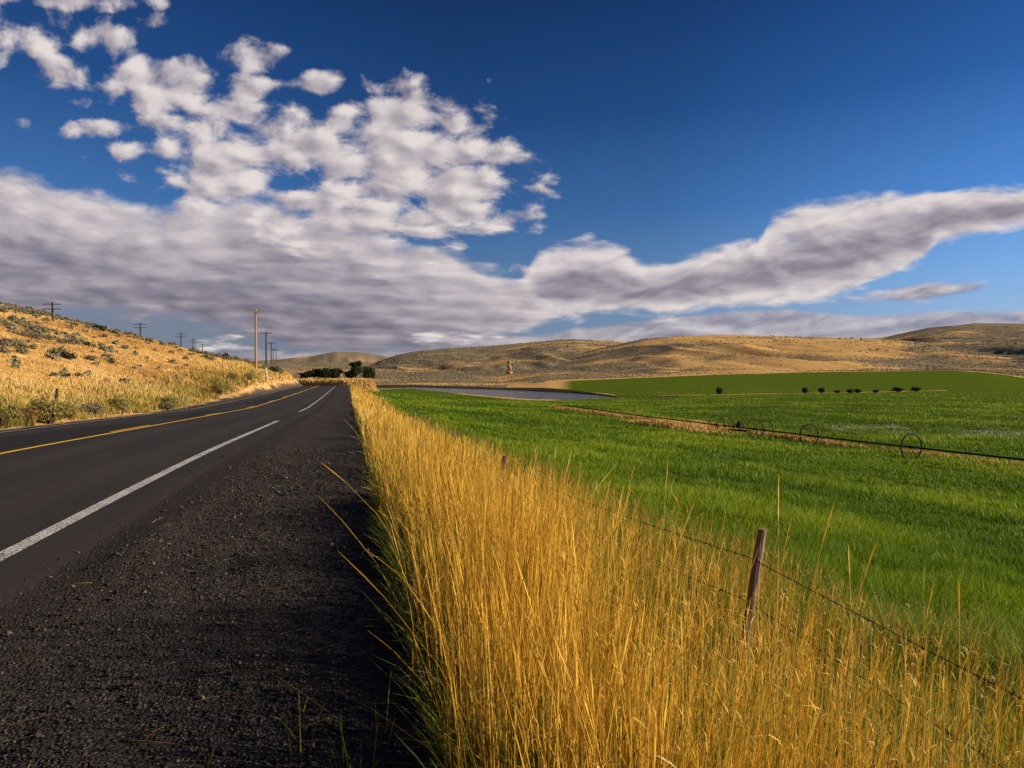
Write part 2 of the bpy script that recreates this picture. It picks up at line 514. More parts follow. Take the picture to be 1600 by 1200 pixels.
def line_dist(x, y):
    ax, ay = LINE_A; bx, by = LINE_B
    L = math.hypot(bx - ax, by - ay)
    tx, ty = (bx - ax) / L, (by - ay) / L
    al = (x - ax) * tx + (y - ay) * ty
    return np.abs((x - ax) * ty - (y - ay) * tx), al, L

def cover(x, y):
    """what grows where: dict of weights 0..1 and the zone index (0 verge, 1 hillside, 2 field, 3 hills)"""
    s = x - shift(y); u = L_EDGE - s; v = s - R_EDGE
    xc, d = w2cam(x, y)
    dd = np.maximum(d, 1)
    px = np.clip(np.where(d > 1, 800 + FPX * xc / dd, np.where(xc > 0, 2600, -3900)), -3900, 2600)
    D = np.interp(px, _dp, _DD)
    n, f = pond_range(px)
    zone = np.full(x.shape, 3)
    left = (u > -.2) & (y < 620)
    verge = (u <= -.2) & (v < 3.3) & (d < 340)
    jag = (fbm(x / 14, y / 14, 3, 61) - .5) * np.clip(d / 60, 0, 14)
    nearlim = np.where(px < 640, 385 + (px - 640) * .9, np.where(px < 962, n - np.interp(px, [690, 720], [-3, 5]), 1e9))
    field = (v >= 3.3) & (d + jag < np.minimum(D, nearlim)) & (d > -40) & ~left
    hump = (y > 208) & (y < 330) & (x > -60) & (x < 8)
    field &= ~hump
    behind = (px > 770) & (px < 970) & (d > f + 16 + jag) & (d < D) & (d > 225 + 0 * d) & (v > 3.3)
    field |= behind & (px > 792 + jag)
    zone[verge] = 0; zone[left] = 1; zone[field] = 2
    # sagebrush share; its grey on the back-right hill also paints in cloud shadow
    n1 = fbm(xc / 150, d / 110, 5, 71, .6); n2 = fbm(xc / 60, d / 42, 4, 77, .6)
    sage_shade = np.interp(px, [440, 560, 640, 760, 900, 980, 1060, 1150, 1300, 1380, 1440, 1520, 1700], [.8, .74, .78, .78, .82, .68, .32, .2, .18, .42, .9, .86, .8])
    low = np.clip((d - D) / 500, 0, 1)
    sage_shade = np.where((px > 780) & (px < 1260), sage_shade * np.interp(low, [0, .12, .45, .7, 1], [.25, .5, .95, 1.1, .9]), sage_shade)
    sage_shade = np.clip((sage_shade - .5) * 1.25 + .5 + (n1 - .5) * 2.4 + (n2 - .5) * 1.3, 0, 1)
    sage_shade = np.where(d < D + 25, np.where((px < 850) & (d > 330), np.clip((n2 - .38) * 3.2, 0, 1), 0), sage_shade)
    sl = np.clip((fbm(x / 13, y / 16, 4, 81) - .52) * 3.4 + np.interp(u, [8, 20, 34, 44, 60], [-.35, -.1, .12, .75, 1.0]), 0, 1)
    sage_shade = np.where(left, sl, sage_shade)
    f2 = np.interp(px, [570, 640, 700, 825, 894, 962], [392, 400, 370, 320, 282, 230])
    fw = np.interp(px, [600, 700, 830, 960], [150, 130, 46, 18])
    mud = np.where((px > 570) & (px < 1010), sm(d, f2 - 8, f2 + 4) * (1 - sm(d, f2 + fw * .6, f2 + fw)) * np.interp(px, [570, 600, 930, 1010], [0, 1, 1, 0]), 0)
    mud = np.maximum(mud, np.where((px > 800) & (px < 1060), np.exp(-((d - np.interp(px, [800, 900, 960, 1060], [300, 262, 232, 222])) / 13) ** 2), 0))
    mud = np.clip(mud * (n1 * .6 + .85), 0, 1)
    mud = np.where(left | hump, 0, mud)
    # strip of dead grass along the pond and under the wheel line
    ldst, al, L = line_dist(x - STRIP, y)
    wid = .4 + .8 * (fbm(al / 5, al * 0, 3, 91)) + np.interp(al, [22, 38, 46, 54, 80], [0, .2, .9, .5, .1])
    strip = (1 - sm(ldst, wid * .6, wid)) * ((al > -20) & (al < L + 12)) * np.clip(-.12 + .95 * fbm(x / 2.5, y / 2.5, 3, 93), 0, 1)
    strip = np.maximum(strip, np.where((px > 690) & (px < 905), sm(d, n - 24 - jag, n - 14 - jag) * np.interp(px, [690, 730, 860, 905], [0, 1, 1, 0]), 0))
    row = np.where((px > 1030) & (px < 1480), np.exp(-((d - np.interp(px, [1030, 1124, 1300, 1480], [236, 244, 256, 275])) / 4.0) ** 2) * (.35 + .9 * fbm(xc / 16, d / 60, 3, 95)), 0)
    strip = np.clip(np.maximum(strip, row), 0, 1)
    pale = np.exp(-((d - np.interp(px, [1150, 1330, 1600, 1800], [86, 84, 71, 66])) / 5.5) ** 2) * sm(px, 1230, 1360) * sm(fbm(xc / 3.2, d / 1.3, 4, 97), .42, .62)
    pale = np.where(field, pale, 0)
    dirt = np.where(u > -.2, 1 - sm(u + (fbm(x / 1.2, y / 1.2, 3, 99) - .5) * 1.6, .5, 1.9), np.where(v < .2, 1, 1 - sm(v, .2, .8)))
    dirt = np.where(d > 330, 0, dirt)
    dirt = np.where((zone == 0) & (v > .2), np.maximum(dirt, .9), dirt)
    track = np.where((u > 0), np.exp(-((u - 20.5 - (fbm(y / 25, y * 0, 2, 101) - .5) * 5) / .8) ** 2), 0)
    dirt = np.maximum(dirt, track * .6)
    rt = ruts(x, y)
    dirt = np.maximum(dirt, np.where(field, rt, 0))
    green = np.where(field, (1 - strip) * (1 - rt), 0)
    green = np.where(zone == 0, np.clip((fbm(x / 1.1, y / 1.1, 3, 103) - .42) * 3, 0, 1) * sm(v, .3, 1.2), green)
    return dict(green=green, sage_shade=np.where(field, 0, sage_shade) * (zone != 0), mud=mud, pale=pale, dirt=dirt), zone

# ------------------------------------------------------------------ materials
MATS = {}
def new_mat(name):
    m = bpy.data.materials.new(name)
    m.use_nodes = True
    t = NT(m.node_tree)
    t.n.clear()
    out = t.node('ShaderNodeOutputMaterial')
    MATS[name] = m
    return m, t, out
def principled(t, out, color, rough=.8, bump=None, dist=.02, strength=1.0, metallic=0.0, spec=.3):
    p = t.node('ShaderNodeBsdfPrincipled', {'Base Color': (*color, 1) if isinstance(color, tuple) else color, 'Roughness': rough, 'Metallic': metallic, 'Specular IOR Level': spec})
    if bump is not None:
        b = t.node('ShaderNodeBump', {'Height': bump, 'Distance': dist, 'Strength': strength})
        t.l.new(b.outputs[0], p.inputs['Normal'])
    t.l.new(p.outputs[0], out.inputs[0])
    return p
def obj_co(t): return t.node('ShaderNodeTexCoord').outputs['Object']

def mat_land():
    m, t, out = new_mat('land')
    co = obj_co(t)
    cd = t.node('ShaderNodeCameraData').outputs['View Distance'] if False else None
    n_big = t.noise(co, .035, 5, .6)
    n_mid = t.noise(co, .35, 5, .6)
    n_fine = t.noise(co, 3.0, 5, .65)
    n_spk = t.noise(co, .9, 3, .7)
    g1 = t.mix(n_big, (.64, .35, .105), (.80, .51, .20))
    gold = t.mix(t.sstep(n_mid, .35, .7), g1, (.50, .275, .095))
    gold = t.mix(t.mul(t.sstep(n_fine, .45, .75), .5), gold, (.60, .40, .18))
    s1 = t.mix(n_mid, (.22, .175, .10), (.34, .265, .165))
    sage_shade = t.mix(t.sstep(n_spk, .48, .66), s1, (.14, .115, .075))
    sage_shade = t.mix(t.mul(t.sstep(n_fine, .55, .75), .5), sage_shade, (.30, .20, .09))
    spots = t.mul(t.sstep(n_spk, .56, .66), .7)
    gold = t.mix(t.mul(spots, .55), gold, (.13, .095, .05))
    gr1 = t.mix(n_big, (.074, .124, .010), (.116, .162, .014))
    green = t.mix(t.sstep(n_mid, .35, .72), gr1, (.068, .108, .010))
    strk = t.noise(t.node('ShaderNodeMapping', {'Vector': co, 'Scale': (.006, .03, 1), 'Rotation': (0, 0, .25)}).outputs[0], 1.0, 5, .6)
    green = t.mix(t.mul(t.sstep(strk, .4, .68), .6), green, (.115, .135, .022))
    green = t.mix(t.mul(t.sstep(n_fine, .5, .75), .6), green, (.12, .18, .015))
    mud = t.mix(n_mid, (.035, .030, .018), (.075, .062, .034))
    dirt = t.mix(n_fine, (.07, .055, .042), (.15, .11, .08))
    pale = t.mix(n_fine, (.17, .23, .13), (.36, .40, .30))
    jit = t.mul(t.sub(t.noise(co, 1.4, 4, .65), .5), .9)
    def w(name, soft=.3):
        a = t.attr(name)
        return t.sstep(t.add(a, t.mul(jit, t.m('MULTIPLY', t.mul(a, t.sub(1.0, a)), 4.0))), .5 - soft, .5 + soft)
    c = t.mix(w('sage_shade', .34), gold, sage_shade)
    c = t.mix(w('green', .3), c, green)
    c = t.mix(t.mul(w('pale', .4), .7), c, pale)
    c = t.mix(w('mud', .4), c, mud)
    c = t.mix(w('dirt', .35), c, dirt)
    hgt = t.add(t.add(t.mul(n_mid, .8), t.mul(n_fine, .25)), t.mul(n_spk, .9))
    principled(t, out, c, .95, hgt, .7, .75, spec=.0)
    return m

def mat_asphalt():
    m, t, out = new_mat('asphalt')
    co = obj_co(t)
    sx = t.attr('across')                                    # metres right of the right-hand edge line
    fine = t.noise(co, 95, 3, .7)
    grit = t.node('ShaderNodeTexVoronoi', {'Vector': co, 'Scale': 140.0}).outputs['Distance']
    big = t.noise(t.node('ShaderNodeMapping', {'Vector': co, 'Scale': (1.0, .08, 1)}).outputs[0], 1.6, 5, .6)
    blot = t.noise(co, .5, 4, .6)
    c = t.mix(fine, (.014, .012, .011), (.040, .034, .030))
    for wp in (-.95, -2.75, -4.85, -6.65):
        near = t.sstep(t.m('ABSOLUTE', t.add(t.sub(sx, wp), t.mul(t.sub(big, .5), .5))), .55, .1)
        c = t.mix(t.mul(near, .5), c, (.050, .042, .037))
    c = t.mix(t.mul(t.sstep(big, .4, .72), .45), c, (.054, .044, .038))
    c = t.mix(t.mul(t.sstep(blot, .45, .7), .35), c, (.034, .03, .029))
    # dusty brown margin outside the edge line
    dust = t.mul(t.sstep(t.add(sx, t.mul(t.sub(blot, .5), .5)), .05, .7), .75)
    c = t.mix(dust, c, t.mix(fine, (.022, .017, .014), (.07, .052, .042)))
    c = t.mix(t.sstep(grit, .05, .16, .45, 0.0), c, (.14, .125, .115))
    principled(t, out, c, .82, t.add(t.mul(fine, .6), grit), .006, .8, spec=.15)
    return m

def mat_paint(name, col, worn):
    m, t, out = new_mat(name)
    co = obj_co(t)
    a = t.noise(co, 42, 4, .7); b = t.noise(co, 2.2, 3, .6)
    g = t.node('ShaderNodeTexVoronoi', {'Vector': co, 'Scale': 75.0}).outputs['Distance']
    wear = t.sstep(t.add(t.add(t.mul(a, .75), t.mul(b, .25)), t.mul(g, .35)), worn, worn + .10)
    c = t.mix(wear, (*[x for x in col],), (.05, .045, .042))
    principled(t, out, c, .75, t.add(a, g), .004, .7)
    return m

def mat_patch():
    m, t, out = new_mat('tar_patch')
    co = obj_co(t)
    f = t.noise(co, 60, 3, .7)
    c = t.mix(f, (.012, .011, .011), (.026, .024, .024))
    principled(t, out, c, .9, f, .004, .6, spec=.12)
    return m

def mat_gravel():
    m, t, out = new_mat('gravel')
    co = obj_co(t)
    v = t.node('ShaderNodeTexVoronoi', {'Vector': co, 'Scale': 55.0})
    v2 = t.node('ShaderNodeTexVoronoi', {'Vector': co, 'Scale': 24.0})
    f = t.noise(co, 2.4, 5, .65); g = t.noise(co, 120, 2, .6)
    sep = t.node('ShaderNodeSeparateColor', {0: v.outputs['Color']}).outputs[0]
    c = t.mix(sep, (.013, .010, .0078), (.060, .0475, .0375))
    c = t.mix(t.mul(t.sstep(f, .42, .62), .7), c, (.040, .030, .0225))
    band = t.node('ShaderNodeSeparateXYZ', {0: co}).outputs[0]
    c = t.mix(t.mul(t.sstep(t.add(band, t.mul(t.sub(f, .5), .7)), -1.35, -1.85), .8), c, t.mix(g, (.018, .013, .0095), (.040, .030, .023)))
    c = t.mix(t.mul(t.sstep(sep, .93, .98), .7), c, (.11, .092, .076))
    h = t.add(t.mul(t.sub(1.0, v.outputs['Distance']), 1.0), t.add(t.mul(t.sub(1.0, v2.outputs['Distance']), .8), t.mul(g, .3)))
    principled(t, out, c, .9, h, .02, 1.0, spec=.2)
    return m

def mat_stone():
    m, t, out = new_mat('stone')
    co = obj_co(t)
    a = t.attr('tint')
    c = t.ramp(a, [(0, (.012, .0095, .0075)), (.5, (.036, .0285, .0225)), (.85, (.062, .049, .039)), (.97, (.10, .082, .066)), (1, (.16, .135, .11))])
    principled(t, out, c, .85, t.noise(co, 160, 3, .6), .003, .7, spec=.25)
    return m

def mat_blade(name, stops, trans=.35, root=None, rough=.6):
    """grass: colour by blade, with a slightly different colour towards the root"""
    m, t, out = new_mat(name)
    a = t.attr('tint'); h = t.attr('along')
    c = t.ramp(a, stops)
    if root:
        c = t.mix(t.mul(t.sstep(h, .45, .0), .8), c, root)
    d = t.node('ShaderNodeBsdfPrincipled', {'Base Color': c, 'Roughness': rough, 'Specular IOR Level': .25})
    tr = t.node('ShaderNodeBsdfTranslucent', {'Color': c})
    mx = t.node('ShaderNodeMixShader', {0: trans, 1: d.outputs[0], 2: tr.outputs[0]})
    t.l.new(mx.outputs[0], out.inputs[0])
    return m

def mat_leaf(name, stops, trans=.3):
    return mat_blade(name, stops, trans, None, .65)

def mat_wood(name, c1, c2, c3, sc=1.0):
    m, t, out = new_mat(name)
    co = obj_co(t)
    mp = t.node('ShaderNodeMapping', {'Vector': co, 'Scale': (22 * sc, 22 * sc, 1.6 * sc)}).outputs[0]
    g = t.noise(mp, 1.0, 6, .65, .6)
    b = t.noise(co, 3 * sc, 3, .6)
    c = t.mix(g, c1, c2)
    c = t.mix(t.sstep(b, .45, .7), c, c3)
    c = t.mix(t.mul(t.sstep(g, .62, .72), .8), c, tuple(x * .3 for x in c1))
    principled(t, out, c, .9, g, .012, 1.0, spec=.15)
    return m

def mat_flat(name, col, rough=.6, metallic=0.0, var=.35, sc=8.0):
    m, t, out = new_mat(name)
    co = obj_co(t)
    n = t.noise(co, sc, 4, .65)
    c = t.mix(n, tuple(x * (1 - var) for x in col), tuple(min(1, x * (1 + var)) for x in col))
    principled(t, out, c, rough, n, .004, .4, metallic=metallic)
    return m

def mat_water():
    m, t, out = new_mat('pond_water')
    co = obj_co(t)
    mp = t.node('ShaderNodeMapping', {'Vector': co, 'Scale': (1, 1, 1)}).outputs[0]
    n = t.add(t.noise(mp, .55, 4, .6), t.mul(t.noise(mp, 2.4, 3, .6), .5))
    principled(t, out, (.028, .036, .045), .12, n, .9, .5, spec=.5)
    return m

land_m = mat_land()
asph, patch_m, gravel_m, stone_m = mat_asphalt(), mat_patch(), mat_gravel(), mat_stone()
white_p, yellow_p = mat_paint('white_paint', (.62, .58, .53), .66), mat_paint('yellow_paint', (.85, .47, .02), .95)
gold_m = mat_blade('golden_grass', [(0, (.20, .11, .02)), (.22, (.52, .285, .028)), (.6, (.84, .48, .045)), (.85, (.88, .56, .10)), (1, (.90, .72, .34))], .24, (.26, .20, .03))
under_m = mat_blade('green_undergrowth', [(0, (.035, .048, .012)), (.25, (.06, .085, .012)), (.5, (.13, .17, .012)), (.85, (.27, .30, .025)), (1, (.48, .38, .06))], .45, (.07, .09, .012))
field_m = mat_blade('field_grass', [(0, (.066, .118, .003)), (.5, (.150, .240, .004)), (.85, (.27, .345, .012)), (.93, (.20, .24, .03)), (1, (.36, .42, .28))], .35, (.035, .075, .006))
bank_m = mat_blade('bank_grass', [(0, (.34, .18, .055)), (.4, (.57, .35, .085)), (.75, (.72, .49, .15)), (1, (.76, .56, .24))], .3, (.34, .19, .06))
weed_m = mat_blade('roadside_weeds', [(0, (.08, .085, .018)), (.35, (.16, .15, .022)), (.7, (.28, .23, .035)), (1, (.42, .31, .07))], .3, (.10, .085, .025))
sage_m = mat_leaf('sage_leaf', [(0, (.13, .115, .065)), (.5, (.22, .195, .115)), (1, (.34, .295, .18))])
hill_sage_m = mat_leaf('hill_sage_leaf', [(0, (.19, .155, .09)), (.5, (.29, .23, .135)), (1, (.42, .31, .17))])
shrub_m = mat_leaf('shrub_leaf', [(0, (.13, .12, .03)), (.5, (.25, .215, .05)), (1, (.40, .32, .08))])
russet_m = mat_leaf('russet_leaf', [(0, (.16, .085, .035)), (.5, (.27, .15, .05)), (1, (.40, .24, .08))])
tree_m = mat_leaf('tree_leaf', [(0, (.018, .032, .010)), (.5, (.035, .055, .016)), (1, (.07, .095, .03))])
dark_m = mat_leaf('dark_leaf', [(0, (.015, .022, .012)), (.6, (.03, .036, .018)), (1, (.06, .06, .03))])
bark_m = mat_wood('bark', (.06, .045, .032), (.12, .09, .065), (.09, .07, .05))
post_m = mat_wood('weathered_post', (.11, .062, .04), (.25, .175, .135), (.19, .145, .125))
pole_m = mat_wood('pole_wood', (.26, .16, .085), (.42, .28, .155), (.34, .215, .12), .4)
oldpole_m = mat_wood('old_pole_wood', (.035, .028, .024), (.075, .058, .048), (.05, .04, .034), .4)
wire_m = mat_flat('rusty_wire', (.035, .026, .022), .8, .3)
line_m = mat_flat('line_wire', (.06, .055, .055), .6, .5)
metal_m = mat_flat('dull_pipe', (.012, .011, .011), .85, .0)
insul_m = mat_flat('insulator', (.30, .22, .18), .35)
white_m = mat_flat('white_plastic', (.72, .72, .70), .5, 0, .1)
grey_m = mat_flat('weathered_plastic', (.34, .31, .27), .6, 0, .15)
rock_m = mat_wood('tan_rock', (.30, .165, .07), (.46, .27, .12), (.38, .22, .10), .12)
blue_m = mat_flat('blue_reflector', (.12, .17, .30), .4, 0, .2)

# ------------------------------------------------------------------ ground sheet, in rings that widen with distance
def build_land():
    fine = np.arange(-45, 45.01, .105)
    coarse = np.arange(48, 313, 4.0)
    az = np.radians(np.concatenate([fine, coarse]))            # clockwise from the view axis
    r = [0.4]
    while r[-1] < 14000:
        g = .03 if r[-1] < 6 else (.016 if r[-1] < 120 else (.0115 if r[-1] < 2600 else .05))
        r.append(r[-1] * (1 + g))
    r = np.array(r)
    A, Rr = np.meshgrid(az, r)
    d = Rr * np.cos(A); xc = Rr * np.sin(A)
    x = xc * CY + d * SY; y = d * CY - xc * SY
    x, y = x.ravel(), y.ravel()
    z = land(x, y)
    na, nr = len(az), len(r)
    V = np.stack([x, y, z], 1)
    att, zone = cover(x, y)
    i, j = np.meshgrid(np.arange(nr - 1), np.arange(na), indexing='ij')
    j2 = (j + 1) % na
    F = np.stack([i * na + j, i * na + j2, (i + 1) * na + j2, (i + 1) * na + j], -1).reshape(-1, 4)
    F = F[:, ::-1]
    fz = zone[F[:, 0]]
    for k, (name, label, cat) in enumerate([('verge', 'road bed and embankment under the tall golden grass', 'ground'),
                                            ('hillside', 'dry golden hillside with sagebrush left of the road', 'hillside'),
                                            ('field', 'green irrigated hay field right of the fence', 'field'),
                                            ('hills', 'rolling golden and grey hills beyond the field and pond', 'hills')]):
        f = F[fz == k]
        used = np.unique(f)
        remap = np.zeros(len(V), np.int64); remap[used] = np.arange(len(used))
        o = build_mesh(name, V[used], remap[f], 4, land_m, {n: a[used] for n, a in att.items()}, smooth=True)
        tag(o, label, cat, kind='structure')
build_land()

# ------------------------------------------------------------------ pond
def build_pond():
    pxs = np.linspace(628, 966, 90)
    n = _dep(np.interp(pxs, [p for p, _ in _near], [q for _, q in _near])) - 10
    f = _dep(np.interp(pxs, [p for p, _ in _far], [q for _, q in _far])) + 10
    rows = 14
    V, F = [], []
    for k in range(rows):
        d = n + (f - n) * k / (rows - 1)
        X, Y = cam2w(pxs, d)
        V.append(np.stack([X, Y, np.full_like(X, POND_Z)], 1))
    V = np.concatenate(V); m = len(pxs)
    i, j = np.meshgrid(np.arange(rows - 1), np.arange(m - 1), indexing='ij')
    F = np.stack([i * m + j, i * m + j + 1, (i + 1) * m + j + 1, (i + 1) * m + j], -1).reshape(-1, 4)
    o = build_mesh('pond', V, F, 4, mat_water(), smooth=True)
    tag(o, 'grey blue pond beyond the green field', 'pond', kind='structure')
build_pond()

# ------------------------------------------------------------------ road, markings, gravel shoulder
def strip_mesh(name, s_of_y, ys, lift, mat, parent=None, jag=0.0, cols=None):
    """a sheet along the road between offsets s0 and s1"""
    s0, s1 = s_of_y
    cols = cols or max(2, int((s1 - s0) / .6) + 2)
    ss = np.linspace(s0, s1, cols)
    Y, S = np.meshgrid(ys, ss, indexing='ij')
    if jag:
        e = (fbm(Y * 1.7, S * 0 + 4.2, 4, 201) - .5) * jag
        S = S + np.where(S >= s1 - 1e-6, e, 0) + np.where(S <= s0 + 1e-6, (fbm(Y * 1.7, S * 0 + 9.2, 4, 203) - .5) * jag, 0)
    dy = 1.0
    slope = (shift(Y + dy) - shift(Y - dy)) / (2 * dy)
    nrm = np.sqrt(1 + slope ** 2)
    mid = -6.5
    X = mid + shift(Y) + (S - mid) / nrm
    Yw = Y - (S - mid) * slope / nrm
    crown = -np.abs(S - mid) * .012
    Z = roadz(Y) + lift + crown + .045
    m = len(ss)
    V = np.stack([X.ravel(), Yw.ravel(), Z.ravel()], 1)
    i, j = np.meshgrid(np.arange(len(ys) - 1), np.arange(m - 1), indexing='ij')
    F = np.stack([i * m + j, i * m + j + 1, (i + 1) * m + j + 1, (i + 1) * m + j], -1).reshape(-1, 4)
    return build_mesh(name, V, F, 4, mat, {'across': (S + 2.75).ravel()}, smooth=True, parent=parent)

ys = np.concatenate([np.arange(-30, 40, .25), np.arange(40, 262, 1.0)])
road = strip_mesh('road', (-10.75, -2.15), ys, 0, asph, jag=.10, cols=18)
tag(road, 'worn grey two lane asphalt road bending left', 'road', kind='structure')
strip_mesh('white_edge_line', (-2.87, -2.72), ys[ys < 30.3], .004, white_p, road, cols=2)
strip_mesh('white_edge_line', (-2.87, -2.73), ys[ys > 42], .004, white_p, road, cols=2)
strip_mesh('far_edge_line', (-10.36, -10.24), ys, .004, white_p, road, cols=2)
strip_mesh('solid_yellow_line', (-6.58, -6.46), ys, .008, yellow_p, road, cols=2)
for k in range(-1, 15):
    y0 = 22.8 + 14 * k
    if y0 < 175:
        strip_mesh('yellow_dash', (-6.80, -6.69), np.linspace(y0, y0 + 4.1, 9), .008, yellow_p, road, cols=2)
def patch_mesh(y0, y1, s0, s1, seed):
    yy = np.linspace(y0, y1, 160)
    t = (yy - y0) / (y1 - y0)
    w = np.clip(np.minimum(t, 1 - t) * 9, 0, 1) ** .5
    a = s0 + (s1 - s0) * (1 - w) * .8 + (fbm(yy * .7, yy * 0, 4, seed) - .5) * .8
    V, n = [], 6
    for k in range(n):
        s = a + (s1 - a) * k / (n - 1)
        V.append(np.stack([s, yy, roadz(yy) + .049 - np.abs(s + 6.5) * .012], 1))
    V = np.stack(V, 1).reshape(-1, 3)
    i, j = np.meshgrid(np.arange(159), np.arange(n - 1), indexing='ij')
    F = np.stack([i * n + j, i * n + j + 1, (i + 1) * n + j + 1, (i + 1) * n + j], -1).reshape(-1, 4)
    build_mesh('tar_patch', V, F, 4, patch_m, parent=road)
patch_mesh(10, 29, -8.9, -6.92, 301)
patch_mesh(34, 46, -8.3, -6.95, 303)
patch_mesh(58, 84, -8.2, -6.95, 305)

def build_shoulder():
    yy = np.concatenate([np.arange(-4, 14, .045), np.arange(14, 60, .3), np.arange(60, 200, 1.5)])
    ss = np.concatenate([np.arange(-2.2, 1.12, .047)])
    Y, S = np.meshgrid(yy, ss, indexing='ij')
    X = S + shift(Y)
    edge = sm(S, -2.2, -1.7)
    z = roadz(Y) + .045 - .052 + edge * .05
    w = sm(S, -.1, .45)
    z = z * (1 - w) + (land(X, Y) + .018 - sm(S, .9, 1.1) * .1) * w
    z = z + edge * ((fbm(X * 2.2, Y * 1.1, 3, 401) - .5) * .06 + (fbm(X * 17, Y * 17, 3, 403) - .5) * .035)
    m = len(ss)
    V = np.stack([X.ravel(), Y.ravel(), z.ravel()], 1)
    i, j = np.meshgrid(np.arange(len(yy) - 1), np.arange(m - 1), indexing='ij')
    F = np.stack([i * m + j, i * m + j + 1, (i + 1) * m + j + 1, (i + 1) * m + j], -1).reshape(-1, 4)
    o = build_mesh('gravel_shoulder', V, F, 4, gravel_m, smooth=True)
    tag(o, 'dark coarse gravel shoulder beside the white edge line', 'shoulder', kind='structure')
    return yy, ss, z
_gy, _gs, _gz = build_shoulder()

def build_stones():
    N = 120000
    dist = np.exp(rng.uniform(math.log(1.7), math.log(15), N))
    ang = np.radians(rng.uniform(-46, 6, N))
    d = dist * np.cos(ang); xc = dist * np.sin(ang)
    x = xc * CY + d * SY; y = d * CY - xc * SY
    dens = fbm(x * 1.6, y * .8, 3, 411)
    k = (x > -2.35) & (x < 1.0) & (y > -3) & (rng.random(N) < np.clip(1.5 * (.12 + .88 * sm(x + .5 * (dens - .5), -2.0, -1.25)) * (.3 + dens), 0, 1))
    x, y, dist = x[k], y[k], dist[k]
    n = len(x)
    iy = np.clip(np.searchsorted(_gy, y), 0, len(_gy) - 1); ix = np.clip(np.searchsorted(_gs, x), 0, len(_gs) - 1)
    z = _gz[iy, ix]
    size = np.clip(rng.lognormal(math.log(.0046), .45, n), .0022, .019) * np.clip(dist / 5, .85, 1.9)
    base = np.array([(1, 0, 0), (-1, 0, 0), (0, 1, 0), (0, -1, 0), (0, 0, 1), (0, 0, -1)], float)
    tri = np.array([(0, 2, 4), (2, 1, 4), (1, 3, 4), (3, 0, 4), (2, 0, 5), (1, 2, 5), (3, 1, 5), (0, 3, 5)])
    v = base[None] * size[:, None, None] * rng.uniform(.55, 1.3, (n, 6, 1)) * np.array([1.15, 1.0, .75])
    v = v + rng.normal(0, .22, (n, 6, 3)) * size[:, None, None]
    a = rng.uniform(0, 6.28, n); c, s = np.cos(a)[:, None], np.sin(a)[:, None]
    vx = v[..., 0] * c - v[..., 1] * s; vy = v[..., 0] * s + v[..., 1] * c
    v = np.stack([vx + x[:, None], vy + y[:, None], v[..., 2] + z[:, None] + size[:, None] * .25], -1)
    F = (tri[None] + (np.arange(n) * 6)[:, None, None]).reshape(-1, 3)
    o = build_mesh('gravel', v.reshape(-1, 3), F, 3, stone_m, {'tint': np.repeat(rng.random(n), 6)})
    tag(o, 'loose dark stones scattered over the shoulder', 'gravel', kind='stuff')
build_stones()

# ------------------------------------------------------------------ grass and foliage builders
def ribbons(x, y, z, h, w, lx, ly, tint, ts, prof, face=None, droop=0.0):
    """tapered blades standing at (x, y, z): heights, widths, tip offsets; ts/prof = levels and width profile (profile may be per blade)"""
    n = len(x); k = len(ts)
    ts = np.asarray(ts, float)
    prof = np.broadcast_to(np.asarray(prof, float), (n, k))
    a = rng.uniform(0, np.pi, n) if face is None else face
    bend = ts[None] ** 1.8
    up = h[:, None] * (ts[None] - droop_arr(droop, n)[:, None] * ts[None] ** 3)
    cx = x[:, None] + lx[:, None] * bend
    cy = y[:, None] + ly[:, None] * bend
    cz = z[:, None] + up
    hw = .5 * w[:, None] * prof
    dx, dy = np.cos(a)[:, None] * hw, np.sin(a)[:, None] * hw
    V = np.stack([np.stack([cx - dx, cy - dy, cz], -1), np.stack([cx + dx, cy + dy, cz], -1)], 2)   # n,k,2,3
    V = V.reshape(-1, 3)
    i = np.arange(n)[:, None] * (2 * k) + np.arange(k - 1)[None] * 2
    F = np.stack([i, i + 1, i + 3, i + 2], -1).reshape(-1, 4)
    T = np.repeat(tint, 2 * k)
    Hh = np.tile(np.repeat(ts, 2), n)
    return V, F, T, Hh
def droop_arr(d, n): return np.full(n, d) if np.isscalar(d) else d

def join(parts):
    V, F, T, H, o = [], [], [], [], 0
    for v, f, t, h in parts:
        V.append(v); F.append(f + o); T.append(t); H.append(h); o += len(v)
    return np.concatenate(V), np.concatenate(F), np.concatenate(T), np.concatenate(H)

def grass_obj(name, parts, mat, label, cat='grass'):
    V, F, T, H = join(parts)
    o = build_mesh(name, V, F, 4, mat, {'tint': T, 'along': H})
    return tag(o, label, cat, kind='stuff')

